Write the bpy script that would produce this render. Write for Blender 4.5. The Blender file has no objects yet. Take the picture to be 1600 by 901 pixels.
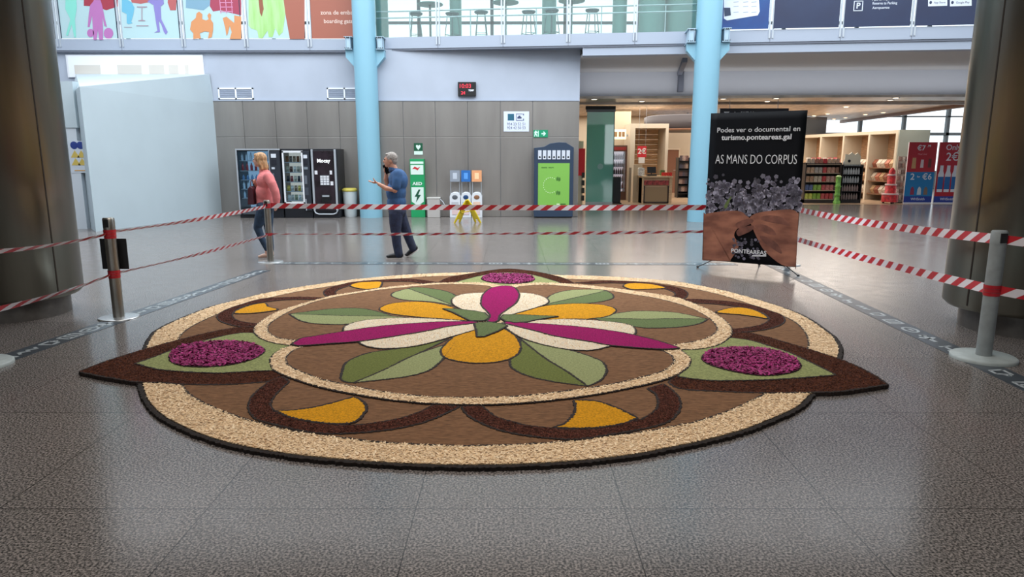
import bpy, bmesh, math, random
import numpy as np
from mathutils import Vector, Matrix, Euler
from mathutils import noise as mnoise
random.seed(7)
rng = np.random.default_rng(7)
PI = math.pi
S = bpy.context.scene
COL = S.collection

# ------------------------------------------------------------------ camera
FPX, PITCH, CAMH = 1080.0, math.radians(10.8), 1.6
cd = bpy.data.cameras.new('camera')
cd.sensor_width = 36.0
cd.lens = 36.0 * FPX / 1600.0
cd.clip_start = 0.05
cam = bpy.data.objects.new('camera', cd)
COL.objects.link(cam)
cam.location = (0, 0, CAMH)
cam.rotation_euler = (PI / 2 - PITCH, 0, 0)
S.camera = cam

# ------------------------------------------------------------------ world, light, exposure
S.view_settings.view_transform = 'Standard'
S.view_settings.look = 'None'
S.view_settings.gamma = 1
S.view_settings.use_curve_mapping = False
S.view_settings.exposure = 0.25
W = bpy.data.worlds.new('world')
S.world = W
W.use_nodes = True
bg = W.node_tree.nodes['Background']
bg.inputs[0].default_value = (0.88, 0.945, 1.0, 1)
bg.inputs[1].default_value = 1.6


def area(name, loc, rot, sx, sy, power, col=(1, 1, 1)):
    l = bpy.data.lights.new(name, 'AREA')
    l.shape = 'RECTANGLE'
    l.size = sx
    l.size_y = sy
    l.energy = power
    l.color = col
    o = bpy.data.objects.new(name, l)
    COL.objects.link(o)
    o.location = loc
    o.rotation_euler = rot
    return o


# daylight coming down through the glazed roof over the far half of the hall
area('skylight', (0, 12.6, 8.9), (0, 0, 0), 22, 9, 1800, (0.90, 0.955, 1.0))
# unseen fill lamp, added to brighten the carpet and near floor
area('near_fill_light', (0, 3.6, 5.5), (0, 0, 0), 5, 5, 225, (1.0, 0.95, 0.90))
area('shop_ceiling_panel_light', (8.5, 27.5, 3.3), (0, 0, 0), 12, 7, 760, (1.0, 0.92, 0.83))
area('bulkhead_fill_light', (8.0, 21.1, 3.44), (PI, 0, -0.061), 12, 0.10, 15, (0.97, 0.97, 1.0))  # added fill that brightens the bulkhead and soffit, not a real fitting
area('lounge_daylight', (1, 23.6, 7.2), (0, 0, 0), 16, 5, 260, (0.9, 1.0, 0.98))


# ------------------------------------------------------------------ pixel -> place helpers
def ray(px, py):
    x = (px - 800) / FPX
    y = (450.5 - py) / FPX
    c, s = math.cos(PITCH), math.sin(PITCH)
    return Vector((x, c + y * s, -s + y * c))


def F(px, py, z=0.0):
    d = ray(px, py)
    t = (z - CAMH) / d.z
    return Vector((d.x * t, d.y * t, z))


def P(px, py, Y):
    d = ray(px, py)
    t = Y / d.y
    return Vector((d.x * t, Y, CAMH + d.z * t))


def HIT(px, py, p0, n):
    d = ray(px, py)
    o = Vector((0, 0, CAMH))
    t = (p0 - o).dot(n) / d.dot(n)
    return o + d * t


# ------------------------------------------------------------------ materials
def lin(c):
    c = c / 255.0
    return c / 12.92 if c <= 0.04045 else ((c + 0.055) / 1.055) ** 2.4


def rgb(t):
    return (lin(t[0]), lin(t[1]), lin(t[2]), 1)


MATS = {}


def mat(name, c=(128, 128, 128), rough=0.5, metal=0.0, var=0.0, scale=20.0, bump=0.0, bscale=None,
        emit=0.0, spec=0.5, c2=None, stretch=None, island=0.0):
    if name in MATS:
        return MATS[name]
    m = bpy.data.materials.new(name)
    m.use_nodes = True
    nt = m.node_tree
    b = nt.nodes['Principled BSDF']
    b.inputs['Roughness'].default_value = rough
    b.inputs['Metallic'].default_value = metal
    b.inputs['Specular IOR Level'].default_value = spec
    b.inputs['Base Color'].default_value = rgb(c)
    if var or bump or c2:
        tc = nt.nodes.new('ShaderNodeTexCoord')
        mp = nt.nodes.new('ShaderNodeMapping')
        if stretch:
            mp.inputs['Scale'].default_value = stretch
        nt.links.new(tc.outputs['Object'], mp.inputs[0])
        n = nt.nodes.new('ShaderNodeTexNoise')
        n.inputs['Scale'].default_value = scale
        n.inputs['Detail'].default_value = 4
        nt.links.new(mp.outputs[0], n.inputs['Vector'])
        if var or c2:
            r = nt.nodes.new('ShaderNodeValToRGB')
            r.color_ramp.elements[0].position = 0.35
            r.color_ramp.elements[1].position = 0.65
            if c2:
                r.color_ramp.elements[0].color = rgb(c)
                r.color_ramp.elements[1].color = rgb(c2)
            else:
                r.color_ramp.elements[0].color = rgb([max(0, v * (1 - var)) for v in c])
                r.color_ramp.elements[1].color = rgb([min(255, v * (1 + var)) for v in c])
            nt.links.new(n.outputs['Fac'], r.inputs[0])
            nt.links.new(r.outputs[0], b.inputs['Base Color'])
        if bump:
            n2 = n
            if bscale:
                n2 = nt.nodes.new('ShaderNodeTexNoise')
                n2.inputs['Scale'].default_value = bscale
                n2.inputs['Detail'].default_value = 3
                nt.links.new(mp.outputs[0], n2.inputs['Vector'])
            bp = nt.nodes.new('ShaderNodeBump')
            bp.inputs['Strength'].default_value = bump
            bp.inputs['Distance'].default_value = 0.01
            nt.links.new(n2.outputs['Fac'], bp.inputs['Height'])
            nt.links.new(bp.outputs[0], b.inputs['Normal'])
    if island:
        g = nt.nodes.new('ShaderNodeNewGeometry')
        r = nt.nodes.new('ShaderNodeValToRGB')
        cc2 = c2 or [min(255, v * (1 + island)) for v in c]
        r.color_ramp.elements[0].color = rgb([v * (1 - island) for v in c])
        r.color_ramp.elements[1].color = rgb(cc2)
        e = r.color_ramp.elements.new(0.5)
        e.color = rgb(c)
        nt.links.new(g.outputs['Random Per Island'], r.inputs[0])
        nt.links.new(r.outputs[0], b.inputs['Base Color'])
    if emit:
        b.inputs['Emission Color'].default_value = rgb(c)
        b.inputs['Emission Strength'].default_value = emit
    MATS[name] = m
    return m


def glass(name, tint, gloss=0.12, alpha=0.1):
    if name in MATS:
        return MATS[name]
    m = bpy.data.materials.new(name)
    m.use_nodes = True
    nt = m.node_tree
    nt.nodes.clear()
    o = nt.nodes.new('ShaderNodeOutputMaterial')
    t = nt.nodes.new('ShaderNodeBsdfTransparent')
    t.inputs[0].default_value = rgb(tint)
    g = nt.nodes.new('ShaderNodeBsdfGlossy')
    g.inputs['Roughness'].default_value = 0.03
    mx = nt.nodes.new('ShaderNodeMixShader')
    mx.inputs[0].default_value = gloss
    nt.links.new(t.outputs[0], mx.inputs[1])
    nt.links.new(g.outputs[0], mx.inputs[2])
    nt.links.new(mx.outputs[0], o.inputs[0])
    MATS[name] = m
    return m


# ------------------------------------------------------------------ mesh builder
class MB:
    def __init__(s):
        s.v = []
        s.f = []
        s.uv = None
        s.smooth = set()

    def add(s, vs, fs, smooth=False):
        b = len(s.v)
        s.v += [tuple(v) for v in vs]
        for f in fs:
            if smooth:
                s.smooth.add(len(s.f))
            s.f.append([b + i for i in f])
        return s

    def box(s, c, d, rz=0.0, M=None):
        x, y, z = d[0] / 2, d[1] / 2, d[2] / 2
        vs = [Vector(p) for p in ((-x, -y, -z), (x, -y, -z), (x, y, -z), (-x, y, -z), (-x, -y, z), (x, -y, z), (x, y, z), (-x, y, z))]
        R = M if M is not None else Matrix.Rotation(rz, 3, 'Z')
        vs = [R @ v + Vector(c) for v in vs]
        return s.add(vs, [(0, 3, 2, 1), (4, 5, 6, 7), (0, 1, 5, 4), (1, 2, 6, 5), (2, 3, 7, 6), (3, 0, 4, 7)])

    def bb(s, x0, x1, y0, y1, z0, z1):
        return s.box(((x0 + x1) / 2, (y0 + y1) / 2, (z0 + z1) / 2), (abs(x1 - x0), abs(y1 - y0), abs(z1 - z0)))

    def tube(s, pts, r, n=10, cap=True):
        pts = [Vector(p) for p in pts]
        rs = r if isinstance(r, (list, tuple)) else [r] * len(pts)
        rings = []
        a = None
        for i, p in enumerate(pts):
            d = (pts[min(i + 1, len(pts) - 1)] - pts[max(i - 1, 0)]).normalized()
            if a is None:
                a = d.cross(Vector((0, 0, 1)))
                if a.length < 1e-2:
                    a = d.cross(Vector((1, 0, 0)))
            else:
                a = a - d * a.dot(d)
            a.normalize()
            b = d.cross(a)
            rings.append([p + (a * math.cos(2 * PI * k / n) + b * math.sin(2 * PI * k / n)) * rs[i] for k in range(n)])
        vs = [v for rg in rings for v in rg]
        fs = []
        for i in range(len(pts) - 1):
            for k in range(n):
                fs.append((i * n + k, i * n + (k + 1) % n, (i + 1) * n + (k + 1) % n, (i + 1) * n + k))
        s.add(vs, fs, True)
        if cap:
            s.add(rings[0], [tuple(range(n))])
            s.add(rings[-1], [tuple(range(n))[::-1]])
        return s

    def lathe(s, prof, n=24, c=(0, 0, 0), cap=True):
        c = Vector(c)
        vs = []
        for (r, z) in prof:
            for k in range(n):
                a = 2 * PI * k / n
                vs.append(c + Vector((r * math.cos(a), r * math.sin(a), z)))
        fs = []
        for i in range(len(prof) - 1):
            for k in range(n):
                fs.append((i * n + k, i * n + (k + 1) % n, (i + 1) * n + (k + 1) % n, (i + 1) * n + k))
        s.add(vs, fs, True)
        if cap:
            s.add(vs[:n], [tuple(range(n))[::-1]])
            s.add(vs[-n:], [tuple(range(n))])
        return s

    def ell(s, c, r, n=12, m=8, R=None):
        c = Vector(c)
        vs = []
        for i in range(m + 1):
            t = PI * i / m
            for k in range(n):
                a = 2 * PI * k / n
                v = Vector((r[0] * math.sin(t) * math.cos(a), r[1] * math.sin(t) * math.sin(a), r[2] * math.cos(t)))
                if R is not None:
                    v = R @ v
                vs.append(c + v)
        fs = []
        for i in range(m):
            for k in range(n):
                fs.append((i * n + k, (i + 1) * n + k, (i + 1) * n + (k + 1) % n, i * n + (k + 1) % n))
        return s.add(vs, fs, True)

    def prism(s, pts, vec):
        """closed outline of 3-D points swept along vec"""
        pts = [Vector(p) for p in pts]
        vec = Vector(vec)
        n = len(pts)
        nn = Vector((0, 0, 0))
        for i in range(n):
            nn += pts[i].cross(pts[(i + 1) % n])
        if nn.dot(vec) > 0:
            pts = pts[::-1]
        s.add(pts + [p + vec for p in pts],
              [tuple(range(n)), tuple(range(2 * n - 1, n - 1, -1))] +
              [(i, i + n, (i + 1) % n + n, (i + 1) % n) for i in range(n)])
        return s


def mk(name, mb, m, parent=None, world=False, bev=0.0, flat=False):
    me = bpy.data.meshes.new(name)
    me.from_pydata(mb.v, [], mb.f)
    if mb.smooth and not flat:
        sm = np.zeros(len(me.polygons), dtype=bool)
        sm[list(mb.smooth)] = True
        me.polygons.foreach_set('use_smooth', sm)
    if m is not None:
        me.materials.append(m)
    if mb.uv is not None:
        l = me.uv_layers.new(name='UVMap')
        l.data.foreach_set('uv', np.array(mb.uv, dtype=np.float32).ravel())
    me.update()
    o = bpy.data.objects.new(name, me)
    COL.objects.link(o)
    if parent is not None:
        o.parent = parent
        if world:
            pm = parent.matrix_basis if parent.parent is None else parent.parent.matrix_basis @ parent.matrix_parent_inverse @ parent.matrix_basis
            o.matrix_parent_inverse = pm.inverted()
    if bev:
        b = o.modifiers.new('bevel', 'BEVEL')
        b.width = bev
        b.segments = 2
        b.limit_method = 'ANGLE'
    return o


def tag(o, label=None, cat=None, group=None, kind=None):
    if label:
        o['label'] = label
    if cat:
        o['category'] = cat
    if group:
        o['group'] = group
    if kind:
        o['kind'] = kind
    return o


def thing(name, label, cat, loc=(0, 0, 0), rz=0.0, group=None):
    o = bpy.data.objects.new(name, None)
    COL.objects.link(o)
    o.empty_display_size = 0.1
    o.location = loc
    o.rotation_euler = (0, 0, rz)
    o.matrix_basis = Matrix.Translation(loc) @ Matrix.Rotation(rz, 4, 'Z')
    return tag(o, label, cat, group)


def struct(name, mb, m, parent=None, bev=0):
    o = mk(name, mb, m, parent, bev=bev)
    if parent is None:
        o['kind'] = 'structure'
    return o


KIDS = {}


def dup(root, loc, rz=0.0, label=None, group=None):
    """a copy of a thing with copies of its parts and sub-parts"""
    def rec(o, par):
        c = o.copy()
        COL.objects.link(c)
        c.parent = par
        for ch in KIDS.get(o.name) or list(o.children):
            rec(ch, c)
        return c
    c = rec(root, None)
    c.matrix_basis = Matrix.Translation(loc) @ Matrix.Rotation(rz, 4, 'Z')
    if label:
        c['label'] = label
    if group:
        c['group'] = group
    return c


def text(name, s, size, m, parent=None, loc=(0, 0, 0), rz=0.0, align='CENTER', depth=0.002, bold=0.0, sx=1.0, world=False, rx=PI / 2):
    cu = bpy.data.curves.new(name, 'FONT')
    cu.body = s
    cu.size = size
    cu.align_x = align
    cu.align_y = 'CENTER'
    cu.extrude = depth
    cu.offset = bold
    cu.resolution_u = 3
    o = bpy.data.objects.new(name, cu)
    COL.objects.link(o)
    dg = bpy.context.evaluated_depsgraph_get()
    me = bpy.data.meshes.new_from_object(o.evaluated_get(dg))
    bpy.data.objects.remove(o)
    M = Matrix.Translation(loc) @ Matrix.Rotation(rz, 4, 'Z') @ Matrix.Rotation(rx, 4, 'X') @ Matrix.Diagonal((sx, 1, 1, 1))
    me.transform(M)
    me.materials.clear()
    me.materials.append(m)
    t = bpy.data.objects.new(name, me)
    COL.objects.link(t)
    if parent is not None:
        t.parent = parent
        if world:
            t.matrix_parent_inverse = parent.matrix_basis.inverted()
    return t


def catmull(pts, step=6, closed=True):
    n = len(pts)
    out = []
    rngi = range(n if closed else n - 1)
    for i in rngi:
        p0, p1, p2, p3 = [pts[(i + k) % n] if closed else pts[min(max(i + k, 0), n - 1)] for k in (-1, 0, 1, 2)]
        for k in range(step):
            t = k / step
            q = []
            for a in range(len(p1)):
                q.append(0.5 * (2 * p1[a] + (p2[a] - p0[a]) * t + (2 * p0[a] - 5 * p1[a] + 4 * p2[a] - p3[a]) * t * t +
                                (3 * p1[a] - p0[a] - 3 * p2[a] + p3[a]) * t ** 3))
            out.append(tuple(q))
    if not closed:
        out.append(tuple(pts[-1]))
    return out

# ================================================================== STRUCTURE
WALLY = 19.17
WR = 18.80            # the wall right of the left column stands a little forward


def floor_mat(name, ca, cb, cc, tile=(0.965, 1.22), off=(0.52, 2.95), rough=0.17):
    m = bpy.data.materials.new(name)
    m.use_nodes = True
    nt = m.node_tree
    N = nt.nodes
    L = nt.links
    b = N['Principled BSDF']
    tc = N.new('ShaderNodeTexCoord')
    n = N.new('ShaderNodeTexNoise')
    n.inputs['Scale'].default_value = 92
    n.inputs['Detail'].default_value = 2.5
    n.inputs['Roughness'].default_value = 0.6
    L.new(tc.outputs['Object'], n.inputs['Vector'])
    r = N.new('ShaderNodeValToRGB')
    r.color_ramp.elements[0].position = 0.38
    r.color_ramp.elements[0].color = rgb(ca)
    r.color_ramp.elements[1].position = 0.60
    r.color_ramp.elements[1].color = rgb(cb)
    e = r.color_ramp.elements.new(0.5)
    e.color = rgb(cc)
    L.new(n.outputs['Fac'], r.inputs[0])
    # slab to slab tone
    br = N.new('ShaderNodeTexBrick')
    br.offset = 0
    br.inputs['Scale'].default_value = 1
    br.inputs['Brick Width'].default_value = tile[0]
    br.inputs['Row Height'].default_value = tile[1]
    br.inputs['Mortar Size'].default_value = 0.0028
    br.inputs['Mortar Smooth'].default_value = 0.2
    br.inputs['Color1'].default_value = (0.93, 0.93, 0.93, 1)
    br.inputs['Color2'].default_value = (1.04, 1.03, 1.02, 1)
    br.inputs['Mortar'].default_value = (0.18, 0.17, 0.16, 1)
    mp = N.new('ShaderNodeMapping')
    mp.inputs['Location'].default_value = (-off[0], -off[1], 0)
    L.new(tc.outputs['Object'], mp.inputs[0])
    L.new(mp.outputs[0], br.inputs['Vector'])
    mu = N.new('ShaderNodeMix')
    mu.data_type = 'RGBA'
    mu.blend_type = 'MULTIPLY'
    mu.inputs[0].default_value = 1
    L.new(r.outputs[0], mu.inputs[6])
    L.new(br.outputs['Color'], mu.inputs[7])
    L.new(mu.outputs[2], b.inputs['Base Color'])
    b.inputs['Roughness'].default_value = rough
    b.inputs['IOR'].default_value = 1.43
    b.inputs['Coat Weight'].default_value = 0.0
    b.inputs['Coat Roughness'].default_value = 0.12
    b.inputs['Coat IOR'].default_value = 1.4
    # faint uneven polish
    n3 = N.new('ShaderNodeTexNoise')
    n3.inputs['Scale'].default_value = 6
    L.new(tc.outputs['Object'], n3.inputs['Vector'])
    mr = N.new('ShaderNodeMapRange')
    mr.inputs[3].default_value = rough - 0.03
    mr.inputs[4].default_value = rough + 0.07
    L.new(n3.outputs['Fac'], mr.inputs[0])
    L.new(mr.outputs[0], b.inputs['Roughness'])
    MATS[name] = m
    return m


m_floor = floor_mat('granite', (52, 49, 47), (152, 143, 138), (105, 100, 97))
m_white = mat('white_wall_paint', (172, 181, 196), 0.6, var=0.015, scale=1.5)
m_box = mat('white_partition_paint', (180, 194, 201), 0.6, var=0.01, scale=1.2)
m_shopfloor = mat('shop_wood_floor', (176, 150, 122), 0.3, var=0.12, scale=5, stretch=(1, 12, 1))
m_dark = mat('dark_seam', (40, 42, 48), 0.6)
m_steel = mat('brushed_steel', (160, 156, 150), 0.32, metal=0.9, var=0.05, scale=3, stretch=(6, 6, 0.4))
m_clad = mat('steel_cladding', (155, 151, 147), 0.36, metal=0.7, var=0.05, scale=1.1, stretch=(1.6, 1, 0.25), bump=0.05, bscale=2.5)
m_fascia = mat('fascia_paint', (162, 172, 188), 0.45)
m_soffit = mat('soffit_paint', (196, 196, 196), 0.7)
m_bulk = mat('bulkhead_paint', (222, 227, 236), 0.7)
m_ceil = mat('ceiling_paint', (150, 148, 146), 0.8)
m_rear = mat('rear_wall_paint', (84, 79, 72), 0.7)

# floor of the hall (one slab), shop floor in wood behind the shop front
struct('floor', MB().bb(-17, 20, -9, 23.6, -0.3, 0), m_floor)
struct('floor_shop', MB().bb(-2, 30, 23.6, 40, -0.3, 0.0), m_shopfloor)

# back wall: plain upper wall, clad lower wall, from px 345 to px 903
XW = P(903, 300, WR).x
XS = -3.78
struct('wall_back', MB().bb(-17, XS, WALLY, WALLY + 3.6, 0, 4.35).bb(XS, XW, WR, WALLY + 3.6, 0, 4.33), m_white)
mb = MB()
x0 = P(340, 300, WALLY).x - 0.6
for (Yp, xs) in ((WALLY, [x0] + [P(px, 214, WALLY).x for px in (383, 433, 482, 532)] + [XS]), (WR, [XS] + [P(px, 214, WR).x for px in (581, 631, 681, 731, 782, 832)] + [XW])):
    z1, zj = P(600, 158, Yp).z, P(600, 214, Yp).z
    for a, b_ in zip(xs[:-1], xs[1:]):
        if b_ - a < .05:
            continue
        for (za, zb) in ((0.0, zj), (zj, z1)):
            mb.bb(a + 0.004, b_ - 0.004, Yp - 0.03, Yp - 0.002, za + 0.004, zb - 0.004)
struct('trim_1', mb, m_clad, bev=0.004)
mb = MB().bb(x0, XS, WALLY - 0.045, WALLY - 0.002, P(600, 158, WALLY).z, P(600, 158, WALLY).z + 0.03)
mb.bb(XS, XW, WR - 0.045, WR - 0.002, P(600, 158, WR).z, P(600, 158, WR).z + 0.03)
struct('trim_2', mb, m_fascia)

# side and rear walls of the hall, roof over the near half
struct('wall_left', MB().bb(-17.3, -17, -9, 23, 0, 9), m_white)
struct('wall_right', MB().bb(20, 20.3, -9, 23.6, 0, 9), m_white)
mb = MB()
for i, (a, b_) in enumerate(((-17, -10), (-7, -4.5), (-1.8, 1.8), (4.5, 7), (10, 20))):
    mb.bb(a, b_, -9.3, -9, 0, 9)
mb.bb(-17, 20, -9.3, -9, 4.2, 9).bb(-17, 20, -9.3, -9, 0, 1.0)
struct('wall_rear', mb, m_rear)
struct('ceiling', MB().bb(-17, 20, -9, 8.0, 5.6, 5.9), m_ceil)
struct('trim_11', MB().bb(-17, 20, 7.76, 7.96, 3.35, 5.6), m_ceil)   # unseen beam, added to keep roof light off the near floor
mb = MB()
for y in (8.2, 11.8, 15.4, 18.9):
    mb.bb(-17, 20, y, y + 0.18, 9.0, 9.35)
for x in (-12, -6, 0, 6, 12, 17):
    mb.bb(x, x + 0.1, 8.2, 19, 9.1, 9.3)
struct('trim_3', mb, m_fascia)   # bars of the glazed roof

# ---- gallery: floor slab edge (fascia), left run straight, right run angled
ZF0 = 4.345
GL = 19.05
A0 = Vector((-3.3, 18.80, 0))
A1 = Vector((11.6, 17.07, 0))
gdir = (A1 - A0).normalized()
gn = Vector((gdir.y, -gdir.x, 0))        # towards the hall


def G(px, py, off=0.0):
    return HIT(px, py, A0 + gn * off, gn)


ZF1 = P(320, 61, GL).z
mb = MB()
mb.bb(-17, -3.3, GL, GL + 0.25, ZF0, ZF1)
e = A1 + gdir * 3
q = [A0, e, e - gn * 0.25, A0 - gn * 0.25]
mb.prism([Vector((p.x, p.y, ZF0)) for p in q], (0, 0, ZF1 - ZF0))
struct('trim_4', mb, m_fascia)
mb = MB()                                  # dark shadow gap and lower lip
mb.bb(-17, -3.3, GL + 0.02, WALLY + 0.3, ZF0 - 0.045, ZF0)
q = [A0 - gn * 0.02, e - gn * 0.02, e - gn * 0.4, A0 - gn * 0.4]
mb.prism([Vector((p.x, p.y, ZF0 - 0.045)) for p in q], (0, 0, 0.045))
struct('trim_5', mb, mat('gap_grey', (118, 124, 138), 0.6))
# slab
mb = MB()
mb.prism([Vector((-17, GL + .25, ZF0 + 0.02)), Vector((-3.3, GL + .25, ZF0 + 0.02)), Vector((-3.3, 18.8 + .25, ZF0 + .02)),
          Vector((e.x, e.y + .25, ZF0 + .02)), Vector((20, 27, ZF0 + .02)), Vector((-17, 27, ZF0 + .02))], (0, 0, 0.22))
struct('floor_gallery', mb, mat('gallery_floor', (170, 178, 176), 0.4))
# soffit under the gallery, right of px 903: lintel band, soffit, bulkhead
ZL = G(903, 87, -.05).z
g0 = G(903, 87, -.05)
t0 = (XW - A0.x) / gdir.x
L0 = A0 + gdir * t0 - gn * .05
L2 = A1 + gdir * 3 - gn * .05
mb = MB()
q = [L0, L2, L2 - gn * 0.3, L0 - gn * 0.3]
mb.prism([Vector((p.x, p.y, ZL)) for p in q], (0, 0, ZF0 - 0.045 - ZL))
struct('trim_6', mb, m_fascia)
ZB = P(903, 151, 21.9).z
B0, B1 = Vector((XW - 0.0, 21.92, 0)), Vector((20, 20.8, 0))
mb = MB()
mb.prism([Vector((XW, L0.y + .3, ZL + .01)), Vector((L2.x, L2.y + .3, ZL + .01)), Vector((20, 21.2, ZL + .01)), Vector((XW, 22.2, ZL + .01))], (0, 0, 0.06))
struct('ceiling_soffit', mb, m_soffit)
mb = MB()
mb.prism([Vector((B0.x, B0.y, ZB)), Vector((B1.x, B1.y, ZB)), Vector((B1.x, B1.y + .3, ZB)), Vector((B0.x, B0.y + .3, ZB))], (0, 0, ZL + 0.05 - ZB))
struct('wall_bulkhead', mb, m_bulk)
mb = MB()
fa_, fb_ = P(1066, 100, 18.75), P(1058, 120, 21.8)
mb.prism([Vector((fa_.x, 18.75, ZL - .10)), Vector((fa_.x + .13, 18.75, ZL - .10)), Vector((fb_.x + .13, 21.8, ZL - .10)), Vector((fb_.x, 21.8, ZL - .10))], (0, 0, .11))
mb.bb(fb_.x, fb_.x + .15, 21.55, 21.78, P(1058, 144, 21.7).z, ZL)
struct('trim_12', mb, mat('gap_grey', (118, 124, 138), 0.6))
# metal canopy strip under the bulkhead and the shop ceiling
m_canopy = mat('canopy_metal', (196, 186, 174), 0.35, metal=0.3, var=0.1, scale=2, stretch=(1, 6, 1))
mb = MB()
mb.prism([Vector((B0.x, B0.y - .12, ZB - .07)), Vector((B1.x, B1.y - .12, ZB - .07)), Vector((B1.x, B1.y + 1.3, ZB - .07)), Vector((B0.x, B0.y + 1.3, ZB - .07))], (0, 0, 0.07))
struct('trim_7', mb, m_canopy)
m_sceil = mat('shop_ceiling_panels', (186, 168, 152), 0.45, var=0.12, scale=2.2, stretch=(3, 1, 1))
ca, cb = F(1512, 161, 3.35), F(1312, 189, 3.35)
mb = MB()
mb.prism([Vector((XW - 3, 22.9, 3.36)), Vector((ca.x + .1, 22.9, 3.36)), Vector((ca.x + .1, ca.y, 3.36)), Vector((cb.x, cb.y, 3.36)), Vector((cb.x - .2, 35, 3.36)), Vector((XW - 3, 35, 3.36))], (0, 0, .12))
struct('ceiling_shop', mb, m_sceil)
struct('ceiling_annex', MB().bb(XW, 30, 27.3, 35.3, 4.33, 4.5), m_white)
struct('trim_8', MB().bb(XW - 3, 15, 23.3, 23.42, 3.27, 3.36), m_canopy)
# end wall of the clad block beside the shop, shop back wall
struct('wall_shop_back', MB().bb(XW - 3, 12.7, 31.5, 31.8, 0, 3.35), mat('shop_wall_beige', (206, 192, 170), 0.6))
struct('wall_shop_side', MB().bb(XW - 3.2, XW - 3, 22.77, 32, 0, 3.35), mat('shop_wall_beige', (206, 192, 170), 0.6))
struct('wall_far', MB().bb(-17, XW, 27, 27.3, 3.5, 4.55), m_white)
# glazed outer facade right of the shop, seen over the shelving
mb = MB()
for x in np.arange(12.8, 26, 2.15):
    mb.bb(x, x + 0.14, 34.9, 35.1, 0, 4.33)
mb.bb(12.8, 26, 34.9, 35.1, 2.62, 2.76).bb(12.8, 26, 34.9, 35.1, 3.5, 3.56)
mb.bb(12.8, 26, 34.9, 35.1, 0, 0.9)
wf = struct('window_1', mb, mat('frame_grey', (96, 104, 108), 0.5))
struct('pane', MB().bb(12.8, 26, 34.99, 35.01, 0.9, 4.33), glass('facade_glass', (248, 251, 252), 0.04), wf)
# sloping brown ceiling beam on the right of the shop
mb = MB()
a, b_ = ca + Vector((0, 0, -.10)), cb + Vector((0, 0, -.10))
mb.prism([a, a + Vector((0, 0, .30)), b_ + Vector((0, 0, .30)), b_], (0.25, 0.1, 0))
struct('trim_9', mb, mat('beam_brown', (112, 76, 52), 0.5))

# ---- gallery back: ceiling, glazed back, upper side walls
struct('ceiling_gallery', MB().bb(-17, 20, 18.9, 27, 7.6, 7.9), m_white)
mb = MB()
for x in np.arange(-17, 20, 2.7):
    mb.bb(x, x + 0.12, 26.9, 27.0, 4.56, 7.6)
mb.bb(-17, 20, 26.9, 27.0, 6.4, 6.5)
wg = struct('window_2', mb, mat('frame_grey', (96, 104, 108), 0.5))
struct('pane', MB().bb(-17, 20, 26.94, 26.96, 4.56, 7.6), glass('facade_glass', (248, 251, 252), 0.04), wg)

# ---- gallery glazing facing the hall
m_mull = mat('mullion', (190, 198, 206), 0.35, metal=0.4)
m_gg = glass('gallery_glass', (236, 247, 245), 0.08)


def gbox(mb, px, w, z0, z1, d0, d1):
    p = G(px, 62)
    o = Vector((p.x, p.y, 0))
    a = o - gdir * w / 2 + gn * d0
    b = o + gdir * w / 2 + gn * d0
    mb.prism([Vector((a.x, a.y, z0)), Vector((b.x, b.y, z0)), Vector((b.x, b.y, z1)), Vector((a.x, a.y, z1))], gn * (d1 - d0))


ZG = 7.6
mb = MB()
for px in (684.5, 786, 888, 992):
    gbox(mb, px - 2.2, 0.035, ZF1 - 0.2, ZG, -0.03, 0.02)
    gbox(mb, px + 2.2, 0.035, ZF1 - 0.2, ZG, -0.03, 0.02)
for px in (1204, 1314, 1425, 1530):
    gbox(mb, px - 2.6, 0.04, ZF1 - 0.2, ZG, -0.03, 0.02)
    gbox(mb, px + 2.6, 0.04, ZF1 - 0.2, ZG, -0.03, 0.02)
wm = struct('window_3', mb, m_mull)
mb = MB()
pa, pb = G(585, 62), G(1092, 62)
for (pa, pb) in ((G(585, 62), G(1120, 62)),):
    mb.prism([Vector((pa.x, pa.y, ZF1)), Vector((pb.x, pb.y, ZF1)), Vector((pb.x, pb.y, ZG)), Vector((pa.x, pa.y, ZG))], -gn * 0.012)
struct('pane', mb, m_gg, wm)
mb = MB()
for px in (92, 190, 287, 385, 484):
    for dx in (-2.3, 2.3):
        p = P(px + dx, 64, GL)
        mb.bb(p.x - 0.02, p.x + 0.02, GL - 0.02, GL + 0.03, ZF1 - 0.2, ZG)
struct('window_4', mb, m_mull)
# seams in the fascia boards
mb = MB()
for px in (190, 287, 385, 484):
    p = P(px, 70, GL)
    mb.bb(p.x - 0.007, p.x + 0.007, GL - 0.004, GL, ZF0, ZF1)
for px in (684, 786, 888, 992, 1203, 1313, 1424):
    gbox(mb, px, 0.014, ZF0, ZF1, -0.001, 0.004)
struct('trim_10', mb, mat('gap_grey', (118, 124, 138), 0.6))

# ---- white stair enclosure on the left: front face, sloping lid
c0 = F(150, 362)                              # near corner on the floor
c0.z = 0
c1 = Vector((P(348, 333, WALLY).x, WALLY, 0))
zc = 2.98
top_near = Vector((c0.x, c0.y, zc + 0.06))
zt = P(330, 116, WALLY).z
mb = MB()
n0 = c0
vs = [n0, c1, Vector((-16.9, WALLY, 0)), Vector((-16.9, c0.y + 1.6, 0))]
mb.add([Vector((p.x, p.y, 0)) for p in (n0, c1)] + [Vector((n0.x, n0.y, zc + .05)), Vector((c1.x, c1.y, zc)),
       Vector((c1.x - .05, c1.y - .03, zt)), Vector((n0.x - 2.6, WALLY - .03, zt)), Vector((n0.x - 2.6, WALLY - .03, 0)), Vector((n0.x - .9, n0.y + 1.2, 0)), Vector((n0.x - .9, n0.y + 1.2, zc + .05))],
       [(0, 1, 3, 2), (2, 3, 4), (2, 4, 5, 8), (0, 2, 8, 7), (7, 8, 5, 6)])
struct('wall_stair', mb, m_box)
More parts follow.
